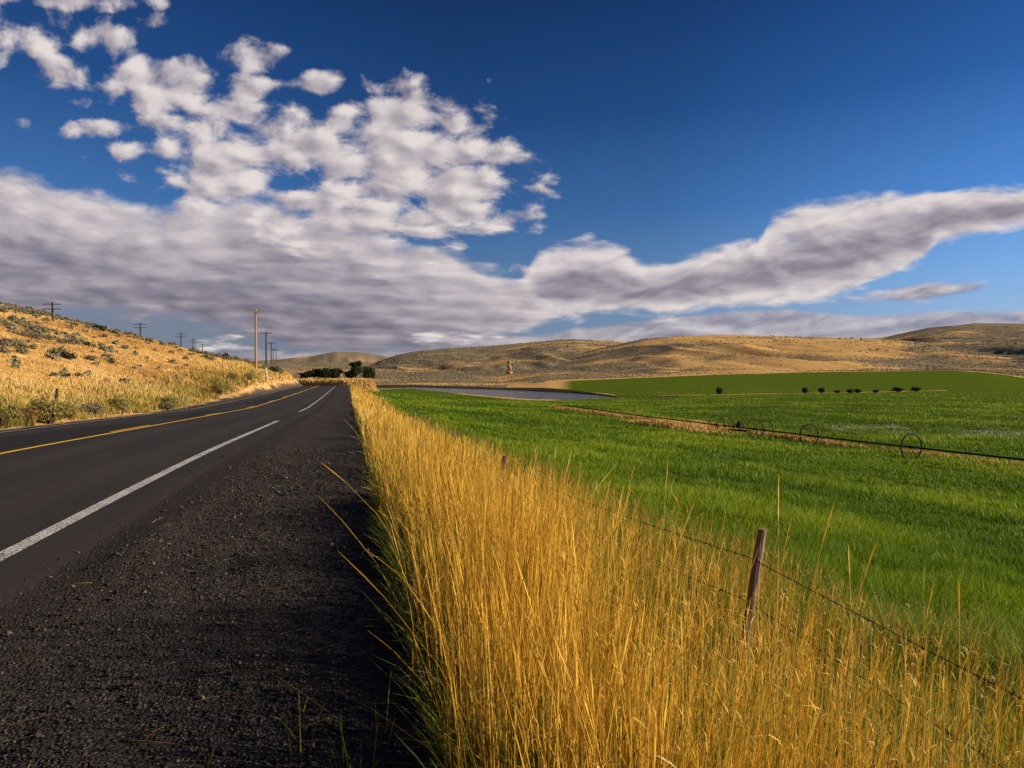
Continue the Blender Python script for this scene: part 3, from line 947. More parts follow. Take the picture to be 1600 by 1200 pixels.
STALK_T = [0, .3, .6, .84, .92, 1.0]
def build_golden_grass():
    # candidate positions along the strip, thinned with distance
    M = 420000
    yy = np.where(rng.random(M) < .42, rng.uniform(-1.2, 9, M), rng.uniform(9, 165, M) ** 1.0)
    pdf = np.where(yy < 9, .42 / 10.2, .58 / 156)
    v = rng.uniform(.0, 5.0, M)
    x = v + R_EDGE + shift(yy)
    r = np.hypot(x, yy)
    want = 340 * np.minimum(1, (6 / np.maximum(r, .1)) ** 1.25)
    have = M * pdf / 5.0
    cl = fbm(x * 1.5, yy * 1.5, 3, 501); cl2 = fbm(x * .33, yy * .33, 2, 503)
    prof = np.interp(v, [0, .12, .4, 1.0, 2.2, 3.0, 3.7, 4.3, 5.0], [.25, .8, 1.15, 1.05, .70, .46, .30, .17, .0]) * (1 - sm(yy, 105, 135) * .93) * (1 + 1.5 * np.exp(-((v - .75) / .6) ** 2) * (1 - sm(yy, 5, 9))) * np.where(r < 14, np.interp(v, [0, 1.3, 2.0, 3.0, 3.7, 5], [1, 1, .9, .8, .8, .8]), 1) * np.interp(r, [0, 8, 14, 30], [1, 1, 1.35, 1.5])
    p = want / have * prof * np.clip((cl - .27) * 4.2, .12, 1.9) * np.clip(.35 + 1.3 * cl2, .3, 1.2)
    xc, d = w2cam(x, yy)
    see = (d > 1.7) & (np.abs(xc) < d * .78 + .6)
    k = (rng.random(M) < p) & see
    x, yy, v, r, cl, cl2 = (q[k] for q in (x, yy, v, r, cl, cl2))
    n = len(x)
    z = land(x, yy) - .02
    hgt = np.interp(v, [0, .5, 1.3, 2.6, 3.6, 5], [.74, .80, .86, .84, .70, .52]) * (.62 + .75 * fbm(x * .8, yy * .8, 3, 505)) * rng.normal(1, .2, n)
    hgt = np.clip(hgt, .2, 1.3)
    wid = .0025 * np.maximum(1, (r / 5.5)) ** .80 * rng.uniform(.7, 1.35, n)
    lean = rng.normal(0, .07, (n, 2)) + np.stack([.05 + .07 * (cl - .5), -.02 + 0 * cl], 1)
    wild = rng.random(n) < .05
    lean[wild] += rng.normal(0, .38, (int(wild.sum()), 2))
    hgt *= np.interp(yy, [0, 5, 12, 30], [1, 1, .86, .8])
    lean[:, 0] -= np.where(v < .5, rng.random(n) * .22, 0)
    head = (rng.random(n) < .28) * rng.uniform(.9, 2.2, n)
    pr = np.stack([np.full(n, .9), np.full(n, 1.0), np.full(n, .85), np.full(n, .6), .6 + head, np.full(n, .15) + head * .25], 1)
    tint = np.clip(.02 + .68 * rng.random(n) ** 1.2 + .5 * (cl2 - .35) + sm(r, 5, 16) * .2, 0, 1)
    A = ribbons(x, yy, z, hgt, wid, lean[:, 0] * hgt, lean[:, 1] * hgt, tint, STALK_T, pr)
    # dry leaves hanging off the stalks in the near part
    near = np.where((r < 22) & (rng.random(n) < .5))[0]
    m = len(near)
    lf = rng.uniform(.1, .75, m)
    lx = x[near] + lean[near, 0] * hgt[near] * lf ** 1.8; ly = yy[near] + lean[near, 1] * hgt[near] * lf ** 1.8
    lzz = z[near] + hgt[near] * lf
    ang = rng.uniform(0, 6.283, m); ln = rng.uniform(.07, .24, m)
    B = ribbons(lx, ly, lzz, ln * rng.uniform(.25, .95, m), wid[near] * rng.uniform(.9, 1.7, m), np.cos(ang) * ln * .75, np.sin(ang) * ln * .75,
                np.clip(tint[near] + rng.normal(.12, .2, m), 0, 1), [0, .35, .7, 1], [.7, 1, .7, .08], droop=rng.uniform(0, 1.1, m))
    # feathery heads on the near stalks
    hd = np.where((r < 11) & (head > 0) & ~wild & (v > .5))[0]
    hd = np.repeat(hd, 6); m = len(hd)
    lf = rng.uniform(.80, .99, m)
    hx_ = x[hd] + lean[hd, 0] * hgt[hd] * lf ** 1.8; hy_ = yy[hd] + lean[hd, 1] * hgt[hd] * lf ** 1.8
    ang = rng.uniform(0, 6.283, m); ln = rng.uniform(.018, .055, m)
    Hd = ribbons(hx_, hy_, z[hd] + hgt[hd] * lf, ln * rng.uniform(.7, 1.3, m), rng.uniform(.0022, .0042, m), np.cos(ang) * ln * .55, np.sin(ang) * ln * .55, rng.uniform(.5, .9, m), [0, .5, 1], [.6, 1, .2])
    # bent, broken and lying stalks at the gravel's edge and among the rest
    q = 300
    by = rng.uniform(1.6, 16, q); bv = np.where(rng.random(q) < .6, rng.uniform(.05, .6, q), rng.uniform(.6, 3.6, q))
    bx = bv + R_EDGE
    bh = rng.uniform(.2, .55, q); bl = rng.uniform(.15, .48, q); ba = np.where(bv < .6, rng.normal(math.pi, .7, q), rng.uniform(0, 6.283, q))
    C = ribbons(bx, by, land(bx, by), bh, rng.uniform(.0028, .0042, q) * np.clip(by / 4, 1, 3), np.cos(ba) * bl, np.sin(ba) * bl, rng.uniform(.5, 1, q),
                [0, .15, .3, .45, .6, .72, .82, .91, 1], [.9, 1, .95, .9, .85, .8, 1.7, 1.9, .2], droop=rng.uniform(.1, .75, q))
    # tall seed stalks that stand above the rest
    hx = np.array([2.95, 3.02, 2.72, 2.5, 3.4, 3.75, 3.9, 4.15, 4.3, 3.3, 2.2, 3.1, 3.55, 2.85, 4.0, 4.4, 3.65, 4.6])
    hy = np.array([4.45, 4.35, 5.9, 6.4, 4.4, 4.3, 4.5, 4.1, 3.6, 5.2, 7.5, 6.9, 3.9, 8.6, 5.0, 4.6, 5.6, 4.9])
    hh = np.array([1.72, 1.55, 1.6, 1.42, 1.35, 1.35, 1.2, 1.25, 1.15, 1.25, 1.35, 1.4, 1.2, 1.35, 1.25, 1.1, 1.3, 1.2])
    hn = len(hx)
    hl = np.stack([rng.uniform(-.03, .22, hn), rng.uniform(-.1, .1, hn)], 1); hl[0] = (.0, 0); hl[1] = (.2, 0)
    Dd = ribbons(hx, hy, land(hx, hy), hh, np.full(hn, .0055), hl[:, 0] * hh, hl[:, 1] * hh, rng.uniform(.55, .95, hn),
                 [0, .3, .6, .8, .84, .88, .92, .96, 1], [1, .9, .8, .7, 2.2, 1.5, 2.4, 1.5, .3])
    # straw lying on the gravel
    q = 260
    gx = rng.uniform(-2.0, .25, q); gy = np.exp(rng.uniform(math.log(2.2), math.log(16), q)); gk = rng.random(q) < np.interp(gx, [-2, -.6, .25], [.12, .5, 1])
    gx, gy = gx[gk], gy[gk]; q = len(gx)
    ga = rng.normal(.2, .8, q); gl = rng.uniform(.05, .28, q)
    gzz = _gz[np.clip(np.searchsorted(_gy, gy), 0, len(_gy) - 1), np.clip(np.searchsorted(_gs, gx), 0, len(_gs) - 1)]
    Gs = ribbons(gx, gy, gzz + .012, rng.uniform(.005, .04, q), rng.uniform(.002, .0038, q) * np.clip(gy / 5, 1, 2), np.cos(ga) * gl, np.sin(ga) * gl, rng.uniform(.1, .9, q),
                 [0, .3, .6, .85, 1], [.8, 1, .9, .8, .2], droop=rng.uniform(0, .8, q))
    # the loose curly heads and bits of straw
    q = 2600
    cy_ = rng.uniform(1.2, 9, q); cv = rng.uniform(.25, 4.3, q); cx_ = cv + R_EDGE
    ca = rng.uniform(0, 6.283, q); cl_ = rng.uniform(.03, .09, q)
    cz = land(cx_, cy_) + rng.uniform(.12, .95, q) * np.interp(cv, [.2, 1.3, 4.3], [.6, .95, .9])
    E = ribbons(cx_, cy_, cz, cl_ * rng.uniform(.2, 1.0, q), rng.uniform(.005, .010, q), np.cos(ca) * cl_, np.sin(ca) * cl_, rng.uniform(.8, 1, q),
                [0, .3, .6, .85, 1], [.5, 1, .9, .7, .1], droop=rng.uniform(.4, 1.6, q))
    grass_obj('golden_grass', [A, B, C, Dd, E, Gs, Hd], gold_m, 'tall dry golden grass between the gravel shoulder and the fence')
    # green growth low in the strip
    M = 330000
    yy = np.where(rng.random(M) < .78, rng.uniform(-1, 9, M), rng.uniform(9, 60, M)); v = rng.uniform(.02, 5.6, M); x = v + R_EDGE
    r = np.hypot(x, yy)
    g = fbm(x * 1.1, yy * 1.1, 3, 103)
    k = (rng.random(M) < np.clip((g - .26) * 3.2, .22, 1) * np.interp(v, [0, .3, 1, 3.2, 4.2, 5.2], [.9, 1, .9, .9, 1, 1]))
    x, yy, v, r = x[k], yy[k], v[k], r[k]; n = len(x)
    h = rng.uniform(.18, .66, n) * np.interp(v, [0, .4, 4], [.7, .9, 1.1]) * (.5 + fbm(x * .9, yy * .9, 3, 509))
    ang = rng.uniform(0, 6.283, n); l = h * rng.uniform(.1, .7, n)
    A = ribbons(x, yy, land(x, yy) - .01, h, .0055 * np.maximum(1, r / 6) ** .8 * rng.uniform(.7, 1.5, n), np.cos(ang) * l, np.sin(ang) * l, rng.uniform(.3, 1, n), [0, .4, .75, 1], [.8, 1, .7, .08], droop=rng.uniform(0, .5, n))
    # dark leafy weeds along the gravel's edge
    q = 15000
    wy = np.where(rng.random(q) < .75, rng.uniform(-1.5, 9, q), rng.uniform(9, 40, q)); wv = np.abs(rng.normal(.30, .30, q)) + .02; wx = wv + R_EDGE
    wk = rng.random(q) < np.clip((fbm(wx * 1.2, wy * .8, 3, 513) - .28) * 3, .1, 1)
    wx, wy, wv = wx[wk], wy[wk], wv[wk]; q = len(wx)
    wh = rng.uniform(.14, .62, q) * (.55 + .9 * fbm(wx * 1.5, wy * .7, 3, 515)); wa = rng.uniform(0, 6.283, q); wl = wh * rng.uniform(.2, .8, q)
    Wd = ribbons(wx, wy, land(wx, wy) + .01, wh, rng.uniform(.006, .013, q) * np.clip(wy / 8, 1, 2.5), np.cos(wa) * wl, np.sin(wa) * wl, rng.random(q) * .25, [0, .3, .6, .85, 1], [.5, 1, 1, .6, .06], droop=rng.uniform(0, .6, q))
    # sprouts at the foot of the shoulder
    sx = np.concatenate([rng.normal(c, .025, 5) for c in (-.50, -.18, -.05, .12, .05)]); sy = np.concatenate([rng.normal(c, .03, 5) for c in (2.62, 2.85, 2.72, 2.95, 2.6)])
    sn = len(sx); sh = rng.uniform(.12, .34, sn)
    B = ribbons(sx, sy, land(sx, sy) + .03, sh, np.full(sn, .006), rng.normal(0, .05, sn), rng.normal(0, .04, sn), rng.uniform(.3, 1, sn), [0, .4, .75, 1], [.8, 1, .8, .2])
    grass_obj('green_undergrowth_grass', [A, B, Wd], under_m, 'fresh green blades low among the golden grass')
build_golden_grass()

def polar(N, r0, r1, a0, a1):
    r = np.exp(rng.uniform(math.log(r0), math.log(r1), N)); a = np.radians(rng.uniform(a0, a1, N))
    d, xc = r * np.cos(a), r * np.sin(a)
    return xc * CY + d * SY, d * CY - xc * SY, r

def build_field_grass():
    x, y, r = polar(760000, 3.6, 330, -14, 43)
    att, zone = cover(x, y)
    v = x - shift(y) - R_EDGE
    edge = sm(v + (fbm(x * .9, y * .9, 3, 601) - .5) * 1.6, 3.0, 4.4)
    k = ((zone == 2) | (v > 3.0)) & (rng.random(len(x)) < edge) & (att['green'] + .25 * rng.random(len(x)) > .35) & (rng.random(len(x)) < 1 - sm(r, 120, 330)) & (w2cam(x, y)[1] < pond_range(np.clip(800 + FPX * w2cam(x, y)[0] / np.maximum(w2cam(x, y)[1], 1), -3900, 2600))[0] - 4)
    x, y, r, pale = x[k], y[k], r[k], att['pale'][k]
    n = len(x)
    cl = fbm(x * .55, y * .55, 4, 603, .6); cl2 = fbm(x * .12, y * .12, 3, 605)
    rows = fbm(x * .16 - y * .05, y * .62 + x * .2, 4, 607)
    h = (.07 + .24 * np.clip((cl - .3) * 2.2, 0, 1) + .26 * np.clip(rows - .42, 0, 1) + .2 * (cl2 - .5)) * rng.uniform(.6, 1.35, n)
    h = np.clip(h, .05, .5) * np.interp(r, [0, 30, 120], [1, 1, .8])
    w = np.maximum(.0055, r * .00085) * rng.uniform(.7, 1.4, n)
    ang = rng.uniform(0, 6.283, n); l = h * rng.uniform(.1, .75, n)
    tint = np.clip(.3 + .26 * rng.random(n) + 1.5 * (cl2 - .5) + .5 * (rows - .5) + .3 * (cl - .5), 0, .86)  # broad sunlit and dim swaths of the crop are put into the tint
    tint = np.where((pale > .25) & (rng.random(n) < pale * .9), rng.uniform(.93, 1, n), tint)
    A = ribbons(x, y, land(x, y) - .02, h, w, np.cos(ang) * l + .03, np.sin(ang) * l, tint, [0, .55, 1], [.9, 1, .1])
    grass_obj('field_grass', [A], field_m, 'green hay crop growing across the field')
    # dead grass under the wheel line and along the pond
    al = rng.uniform(-16, 92, 30000)
    ax, ay = LINE_A; bx, by = LINE_B; L = math.hypot(bx - ax, by - ay)
    tx, ty = (bx - ax) / L, (by - ay) / L
    wid = .5 + .9 * fbm(al / 5, al * 0, 3, 91) + np.interp(al, [22, 38, 46, 54, 80], [0, .3, 1.1, .7, .2])
    off = rng.normal(0, .42, len(al)) * wid
    x = STRIP + ax + tx * al + ty * off; y = ay + ty * al - tx * off
    cl = fbm(x / 2.5, y / 2.5, 3, 93)
    k = rng.random(len(x)) < np.clip((cl - .30) * 2.4, .03, 1)
    x, y, al = x[k], y[k], al[k]; n = len(x)
    r = np.hypot(x, y)
    h = rng.uniform(.2, .5, n) * np.interp(al, [20, 38, 46, 56], [.8, 1, 1.9, 1.0])
    A = ribbons(x, y, land(x, y) - .02, h, r * .0012 * rng.uniform(.7, 1.3, n), rng.normal(0, .1, n), rng.normal(0, .1, n), np.clip(rng.normal(.22, .22, n) + .3 * np.exp(-((al - 46) / 7) ** 2), 0, 1), [0, .5, 1], [.9, 1, .15])
    q = 5200                                                  # the tall dead patch beside the line
    tx0, ty0 = cam2w(1052, 82)
    e = rng.normal(0, 1, (q, 2)) * np.array([.95, 6.0])
    x = tx0 + e[:, 0] * 1.0 - e[:, 1] * .09; y = ty0 + e[:, 1]
    h2 = rng.uniform(.35, 1.0, q) * np.exp(-(e[:, 1] / 9) ** 2) * (.6 + .7 * fbm(x * .8, y * .8, 3, 97))
    B = ribbons(x, y, land(x, y) - .02, h2, rng.uniform(.06, .13, q), rng.normal(0, .12, q), rng.normal(0, .12, q), np.clip(rng.normal(.5, .25, q), 0, 1), [0, .5, 1], [.9, 1, .15])
    grass_obj('dry_strip_grass', [A, B], bank_m, 'dead golden grass left standing along the wheel line')
build_field_grass()

def build_bank_grass():
    x, y, r = polar(430000, 13, 420, -46, -6)
    s = x - shift(y); u = L_EDGE - s
    k = (u > 1.0 + 1.5 * fbm(x * .8, y * .8, 3, 707)) & (u < 75) & (y < 520)
    x, y, r, u = x[k], y[k], r[k], u[k]
    att, zone = cover(x, y)
    k = rng.random(len(x)) < np.clip(1.15 - att['sage_shade'] * .75, .1, 1) * np.clip(1.3 - att['dirt'] * 1.2, 0.02, 1)
    x, y, r, u = x[k], y[k], r[k], u[k]; n = len(x)
    cl = fbm(x * .35, y * .35, 4, 701, .6); cl2 = fbm(x * .06, y * .09, 3, 703)
    h = (.16 + .5 * np.clip((cl - .32) * 2, 0, 1)) * rng.uniform(.6, 1.3, n) * np.interp(u, [1, 2.5, 6, 11], [.5, 1.2, .95, .42]) * np.interp(r, [20, 120, 300], [1, 1, 1.3])
    w = np.maximum(.008, r * .0008) * rng.uniform(.7, 1.4, n)
    ang = rng.uniform(0, 6.283, n); l = h * rng.uniform(.05, .5, n)
    tint = np.clip(.5 + .25 * (rng.random(n) - .5) + 1.5 * (cl2 - .5) + .5 * (cl - .5) - .42 * np.exp(-((u - 31) / 6) ** 2), 0, 1)
    weedy = rng.random(n) < np.clip(np.interp(u, [1, 3, 6, 10], [.95, .85, .5, .0]) * np.interp(y, [70, 140, 220], [1, .6, .35]) * (.3 + 1.3 * cl), 0, 1)
    A = ribbons(x, y, land(x, y) - .02, h, w, np.cos(ang) * l, np.sin(ang) * l, tint, [0, .5, 1], [.9, 1, .15])
    def sub(m):
        vm = np.repeat(m, 6); fm = np.repeat(m, 2)
        remap = np.cumsum(vm) - 1
        return A[0][vm], remap[A[1][fm]], A[2][vm], A[3][vm]
    grass_obj('bank_grass', [sub(~weedy)], bank_m, 'dry golden grass covering the hillside left of the road')
    grass_obj('roadside_weeds', [sub(weedy)], weed_m, 'yellow green weeds along the left edge of the road', 'weeds')
    # grass on the rise behind the bend
    x, y, r = polar(60000, 195, 330, -24, -4)
    k = (y > 206) & (y < 330) & (x > -50) & (x < 8) & (x - shift(y) > 1.5)
    x, y, r = x[k], y[k], r[k]; n = len(x)
    h = rng.uniform(.25, .9, n) * (.4 + fbm(x * .3, y * .1, 3, 711))
    A = ribbons(x, y, land(x, y) - .03, h, r * .0012 * rng.uniform(.7, 1.3, n), rng.normal(0, .1, n), rng.normal(0, .1, n), rng.random(n), [0, .5, 1], [.9, 1, .15])
    grass_obj('verge_grass', [A], bank_m, 'pale dry grass on the rise where the road bends')
build_bank_grass()

def leaf_cloud(blobs, n, size, seed, shell=.55, flat=.0):
    """leaf-sized quads spread through lumpy crowns: blobs = [(cx, cy, cz, rx, ry, rz)]"""
    g = np.random.default_rng(seed)
    vol = np.array([b[3] * b[4] * b[5] for b in blobs]) ** .8
    w = g.choice(len(blobs), n, p=vol / vol.sum())
    B = np.array(blobs)[w]
    d = g.normal(0, 1, (n, 3)); d /= np.linalg.norm(d, axis=1)[:, None]
    rad = shell + (1 - shell) * g.random(n) ** .6
    lump = .72 + .55 * fbm(d[:, 0] * 2.1 + w * 3.1, d[:, 1] * 2.1 + d[:, 2] * 1.7, 3, seed)
    p = B[:, :3] + d * B[:, 3:] * (rad * lump)[:, None]
    nrm = d + g.normal(0, .55, (n, 3)); nrm /= np.linalg.norm(nrm, axis=1)[:, None]
    a = np.cross(nrm, g.normal(0, 1, (n, 3))); a /= np.linalg.norm(a, axis=1)[:, None]
    b = np.cross(nrm, a)
    s = size * g.uniform(.55, 1.35, n)[:, None]
    V = np.stack([p - a * s, p - b * s * .55, p + a * s, p + b * s * .55], 1).reshape(-1, 3)
    F = np.arange(n * 4).reshape(-1, 4)
    t = np.clip(g.normal(.45, .22, n) + .5 * (lump - 1), 0, 1)
    return V, F, np.repeat(t, 4)

def leafy(name, blobs, n, size, seed, mat, parent, shell=.55):
    V, F, T = leaf_cloud(blobs, n, size, seed, shell)
    return build_mesh(name, V, F, 4, mat, {'tint': T, 'along': np.ones(len(T))}, parent=parent)

def shrub(name, seed, w, h, n, size, mat, stems=7):
    """a bush about w wide and h tall: leaf crown on several thin stems"""
    g = np.random.default_rng(seed)
    root = empty(name, (0, 0, 0))
    blobs = [(0, 0, h * .5, w * .38, w * .38, h * .42)]
    for k in range(7):
        a = g.uniform(0, 6.283); q = g.uniform(.15, .36) * w
        blobs.append((math.cos(a) * q, math.sin(a) * q, h * g.uniform(.35, .74), w * g.uniform(.14, .25), w * g.uniform(.14, .25), h * g.uniform(.2, .34)))
    leafy('crown', blobs, n, size, seed, mat, root)
    mb = MB()
    for k in range(stems):
        a = 6.283 * k / stems + g.uniform(0, .6); q = g.uniform(.12, .34) * w
        mb.tube([(0, 0, -.1), (math.cos(a) * q * .5, math.sin(a) * q * .5, h * .3), (math.cos(a) * q, math.sin(a) * q, h * g.uniform(.55, .8))], [.035 * w, .025 * w, .008 * w], 5)
    mb.build('stem', bark_m, root)
    return root

def tree(name, seed, w, h, n, size, mat, trunk_h=.3, split=2):
    g = np.random.default_rng(seed)
    root = empty(name, (0, 0, 0))
    blobs = [(0, 0, h * .58, w * .34, w * .34, h * .34)]
    for k in range(11):
        a = g.uniform(0, 6.283); q = g.uniform(.16, .40) * w
        blobs.append((math.cos(a) * q, math.sin(a) * q, h * g.uniform(.28, .84), w * g.uniform(.12, .22), w * g.uniform(.12, .22), h * g.uniform(.11, .2)))
    leafy('crown', blobs, n, size, seed, mat, root, .35)
    mb = MB()
    mb.tube([(0, 0, -.3), (.02 * w, 0, h * .2), (-.01 * w, .02 * w, h * .45), (.03 * w, 0, h * .75)], [h * .035, h * .026, h * .018, h * .006], 8)
    for k in range(7):
        a = 6.283 * k / 7 + g.uniform(0, .5); z0 = h * g.uniform(.16, .5); q = w * g.uniform(.25, .42)
        mb.tube([(0, 0, z0), (math.cos(a) * q * .5, math.sin(a) * q * .5, z0 + h * .12), (math.cos(a) * q, math.sin(a) * q, min(h * .85, z0 + h * .26))], [h * .014, h * .01, h * .004], 6)
    mb.build('trunk', bark_m, root)
    return root

def put(o, x, y, sc=1.0, rz=None, dz=0.0, sz=None):
    o.location = (x, y, lz(x, y) + dz)
    o.rotation_euler = (0, 0, random.uniform(0, 6.28) if rz is None else rz)
    o.scale = (sc, sc, sz if sz else sc)
    return o

# ------------------------------------------------------------------ barbed wire fence right of the road
def build_fence():
    root = empty('wire_fence', (2.9, 4.5, lz(2.9, 4.5)))
    rx, ry, rz0 = root.location
    tag(root, 'barbed wire fence on leaning weathered posts in the tall golden grass', 'fence')
    g = random.Random(3)
    spots = [(-3.2, 0), (4.57, .21), (13.6, .2), (20.5, .22), (27, .1), (33, .14), (39.2, .16), (46, .1), (54, .1), (63, .12), (73, .1)]
    tops = []
    for i, (y, lean) in enumerate(spots):
        x = {0: 3.0, 1: 2.86}.get(i, 2.95)
        z = lz(x, y)
        # tops as the photograph shows them; the land falls away along the road
        zt = {1: .38, 2: -.10, 3: -.20, 6: -.62, 7: -.76}.get(i, z + 1.15)
        hgt = zt - z
        base = Vector((x - lean * hgt * .9 + lean * .2 - rx, y - ry, z - .15 - rz0)); top = Vector((x + lean * .2 - rx, y + g.uniform(-.03, .03) - ry, zt - rz0))
        r0 = .05 if i != 1 else .036
        mb = MB()
        n = 7
        pts, rad = [], []
        for k in range(9):
            t = k / 8
            pts.append(base.lerp(top, t) + Vector((g.uniform(-.006, .006), g.uniform(-.006, .006), 0)))
            rad.append(r0 * (1.08 - .16 * t) * g.uniform(.93, 1.06))
        mb.tube(pts, rad, 9)
        bmv = mb.bm
        for vtx in bmv.verts:                                   # split, uneven wood
            a = math.atan2(vtx.co.y - base.y, vtx.co.x - base.x)
            vtx.co.x += .006 * math.sin(a * 3 + i); vtx.co.y += .005 * math.sin(a * 5 + i * 2)
        mb.build('post', post_m, root)
        tops.append((base, top, i))
    for drop in (.20, .50, .80):
        mb = MB()
        path = []
        for base, top, i in tops:
            ln = (top - base).length
            p = top.lerp(base, min(.85, drop / ln)) + Vector((-.062, 0, 0))
            if path:
                q = path[-1]
                for k in range(1, 10):
                    t = k / 10
                    path.append(q.lerp(p, t) + Vector((0, 0, -.10 * 4 * t * (1 - t) * (.6 if drop < .3 else 1))))
            path.append(p)
        for tw in (0, math.pi):                                 # two twisted strands
            pts = []
            tot = 0
            for a, b in zip(path, path[1:]):
                seg = max(2, int((b - a).length / .05)) if b.y + ry < 16 else 3
                for k in range(seg):
                    p = a.lerp(b, k / seg)
                    tot += (b - a).length / seg
                    pts.append(p + Vector((math.cos(tot * 70 + tw), 0, math.sin(tot * 70 + tw))) * .0022)
            mb.tube(pts, [.0021 if p.y + ry < 16 else .004 for p in pts], 4, cap=False)
        tot = 0
        for a, b in zip(path, path[1:]):
            L = (b - a).length
            if b.y + ry > 24:
                break
            d = (b - a) / L
            s = (.125 - tot % .125)
            while s < L:
                p = a + d * s
                for q in range(2):
                    w = Vector((g.uniform(-1, 1), g.uniform(-.4, .4), g.uniform(-1, 1))).normalized() * .017
                    mb.tube([p - w, p, p + w], [.0008, .003, .0008], 4, cap=False)
                s += .125
            tot += L
        mb.build('barbed_wire', wire_m, root)
build_fence()

o = MB()
g = random.Random(5)
gx, gy = cam2w(87, 40)
base = lz(gx, gy)
p = o.tube([(0, 0, -.2), (.03, 0, .4), (.09, .01, .86)], [.085, .08, .072], 9).build('fence_post', oldpole_m)
p.location = (gx, gy, base); tag(p, 'short dark wooden post standing alone in the weeds of the left bank', 'post')

# ------------------------------------------------------------------ road furniture
def delineator(x, y, h, label, reflector):
    root = empty('delineator', (x, y, lz(x, y)))
    tag(root, label, 'marker post', 'reflector posts along the left road edge')
    mb = MB()
    mb.box((0, 0, h / 2 - .1), (.07, .018, h + .2)); mb.box((0, -.016, h / 2), (.04, .014, h - .04))
    mb.build('post', grey_m if h < .9 else white_m, root)
    MB().box((0, -.028, h - .13), (.075, .01, .3)).build('reflector', reflector, root)
    MB().box((0, 0, h + .008), (.08, .026, .016)).build('cap', white_m, root)
delineator(-11.15, 54, .85, 'slim marker post with blue grey reflector at the left road edge', blue_m)
x, y = cam2w(466.5, 184); delineator(x, y, 1.25, 'taller white marker post before the bend in the road', white_m)
x, y = cam2w(477, 206); delineator(x, y, .85, 'low white marker post nearest the road bend', white_m)

x, y = cam2w(533, 232)
root = empty('road_sign', (x, y, lz(x, y)), .1)
tag(root, 'small white sign on a thin post in front of the dark trees', 'sign')
MB().tube([(0, 0, -.2), (0, 0, 2.1)], .055, 8).build('post', white_m, root)
mb = MB(); mb.box((0, -.07, 1.95), (.42, .02, .42)); mb.box((0, -.085, 1.95), (.36, .012, .36)); mb.build('panel', white_m, root)

# ------------------------------------------------------------------ power poles by the road and their wires
POLES = [(-17.2, -14.0, 11.5, 0)]
for px, d, top_row in [(400, 125, 483), (416, 185, 518), (424, 255, 534.5), (427, 330, 544), (431.5, 365, 546)]:
    X, Y = cam2w(px, d)
    POLES.append((X, Y, EYE + (HZ - top_row) / FPX * d - lz(X, Y), 0))
heads = []
names = ['nearest wooden power pole of the roadside row', 'tallest brown power pole with the long crossarm beside the road', 'second power pole just behind the tall brown one',
         'third dark power pole of the roadside row', 'fourth dark power pole near the end of the row', 'farthest dark power pole of the roadside row']
for i, (X, Y, h, _) in enumerate(POLES):
    nx = POLES[min(i + 1, len(POLES) - 1)]; pv = POLES[max(i - 1, 0)]
    az = math.atan2(nx[1] - pv[1], nx[0] - pv[0]) - math.pi / 2
    z = lz(X, Y)
    root = empty('power_pole', (X, Y, z), az)
    tag(root, names[i], 'power pole', 'wooden power poles left of the road')
    m = pole_m if i < 2 else oldpole_m
    mb = MB()
    mb.tube([(0, 0, -.4), (0, 0, h * .5), (.02, 0, h)], [.22, .19, .15], 12)
    mb.build('shaft', m, root, smooth=False)
    mb = MB(); mb.box((0, -.17, h - .42), (3.1, .13, .20)); mb.build('crossarm', m, root)
    mb = MB()
    mb.tube([(0, -.15, h - 1.15), (.72, -.2, h - .46)], .022, 5); mb.tube([(0, -.15, h - 1.15), (-.72, -.2, h - .46)], .022, 5)
    mb.build('brace', metal_m, root)
    hs = []
    for sx in (-1.42, -.55, 1.42):
        mb = MB()
        mb.tube([(sx, -.17, h - .36), (sx, -.17, h - .24)], [.014, .014], 6)
        mb.tube([(sx, -.17, h - .24), (sx, -.17, h - .2), (sx, -.17, h - .16), (sx, -.17, h - .1)], [.05, .06, .045, .05], 8)
        mb.build('insulator', insul_m, root)
        c, s = math.cos(az), math.sin(az)
        hs.append(Vector((X + sx * c + .17 * s, Y + sx * s - .17 * c, z + h - .1)))
    heads.append(hs)
wlab = ['overhead wire on the left ends of the crossarms', 'middle overhead wire of the roadside poles', 'overhead wire on the right ends of the crossarms']
for k in range(3):
    mb = MB()
    pts = []
    for a, b in zip(heads, heads[1:]):
        L = (b[k] - a[k]).length
        for q in range(24):
            t = q / 24
            pts.append(a[k].lerp(b[k], t) - Vector((0, 0, L * .014 * 4 * t * (1 - t))))
    pts.append(heads[-1][k])
    o = mb.tube(pts, [max(.0032, p.length * .00006) for p in pts], 5, cap=False).build('power_line', line_m)
    tag(o, wlab[k], 'power line', 'wires strung between the roadside power poles')
# guy wire of the tall pole with its white guard
X, Y, h, _ = POLES[1]
ax, ay = cam2w(419.3, 119)
A = Vector((ax, ay, lz(ax, ay) - .1)); T = Vector((X, Y, lz(X, Y) + h * .8))
root = empty('guy_wire', A)
tag(root, 'guy wire with a white guard tube beside the tall brown pole', 'guy wire')
MB().tube([(0, 0, 0), T - A], .012, 5).build('cable', line_m, root)
dv_ = (T - A).normalized()
MB().tube([dv_ * .15, dv_ * 2.6], .075, 8).build('guard', white_m, root)

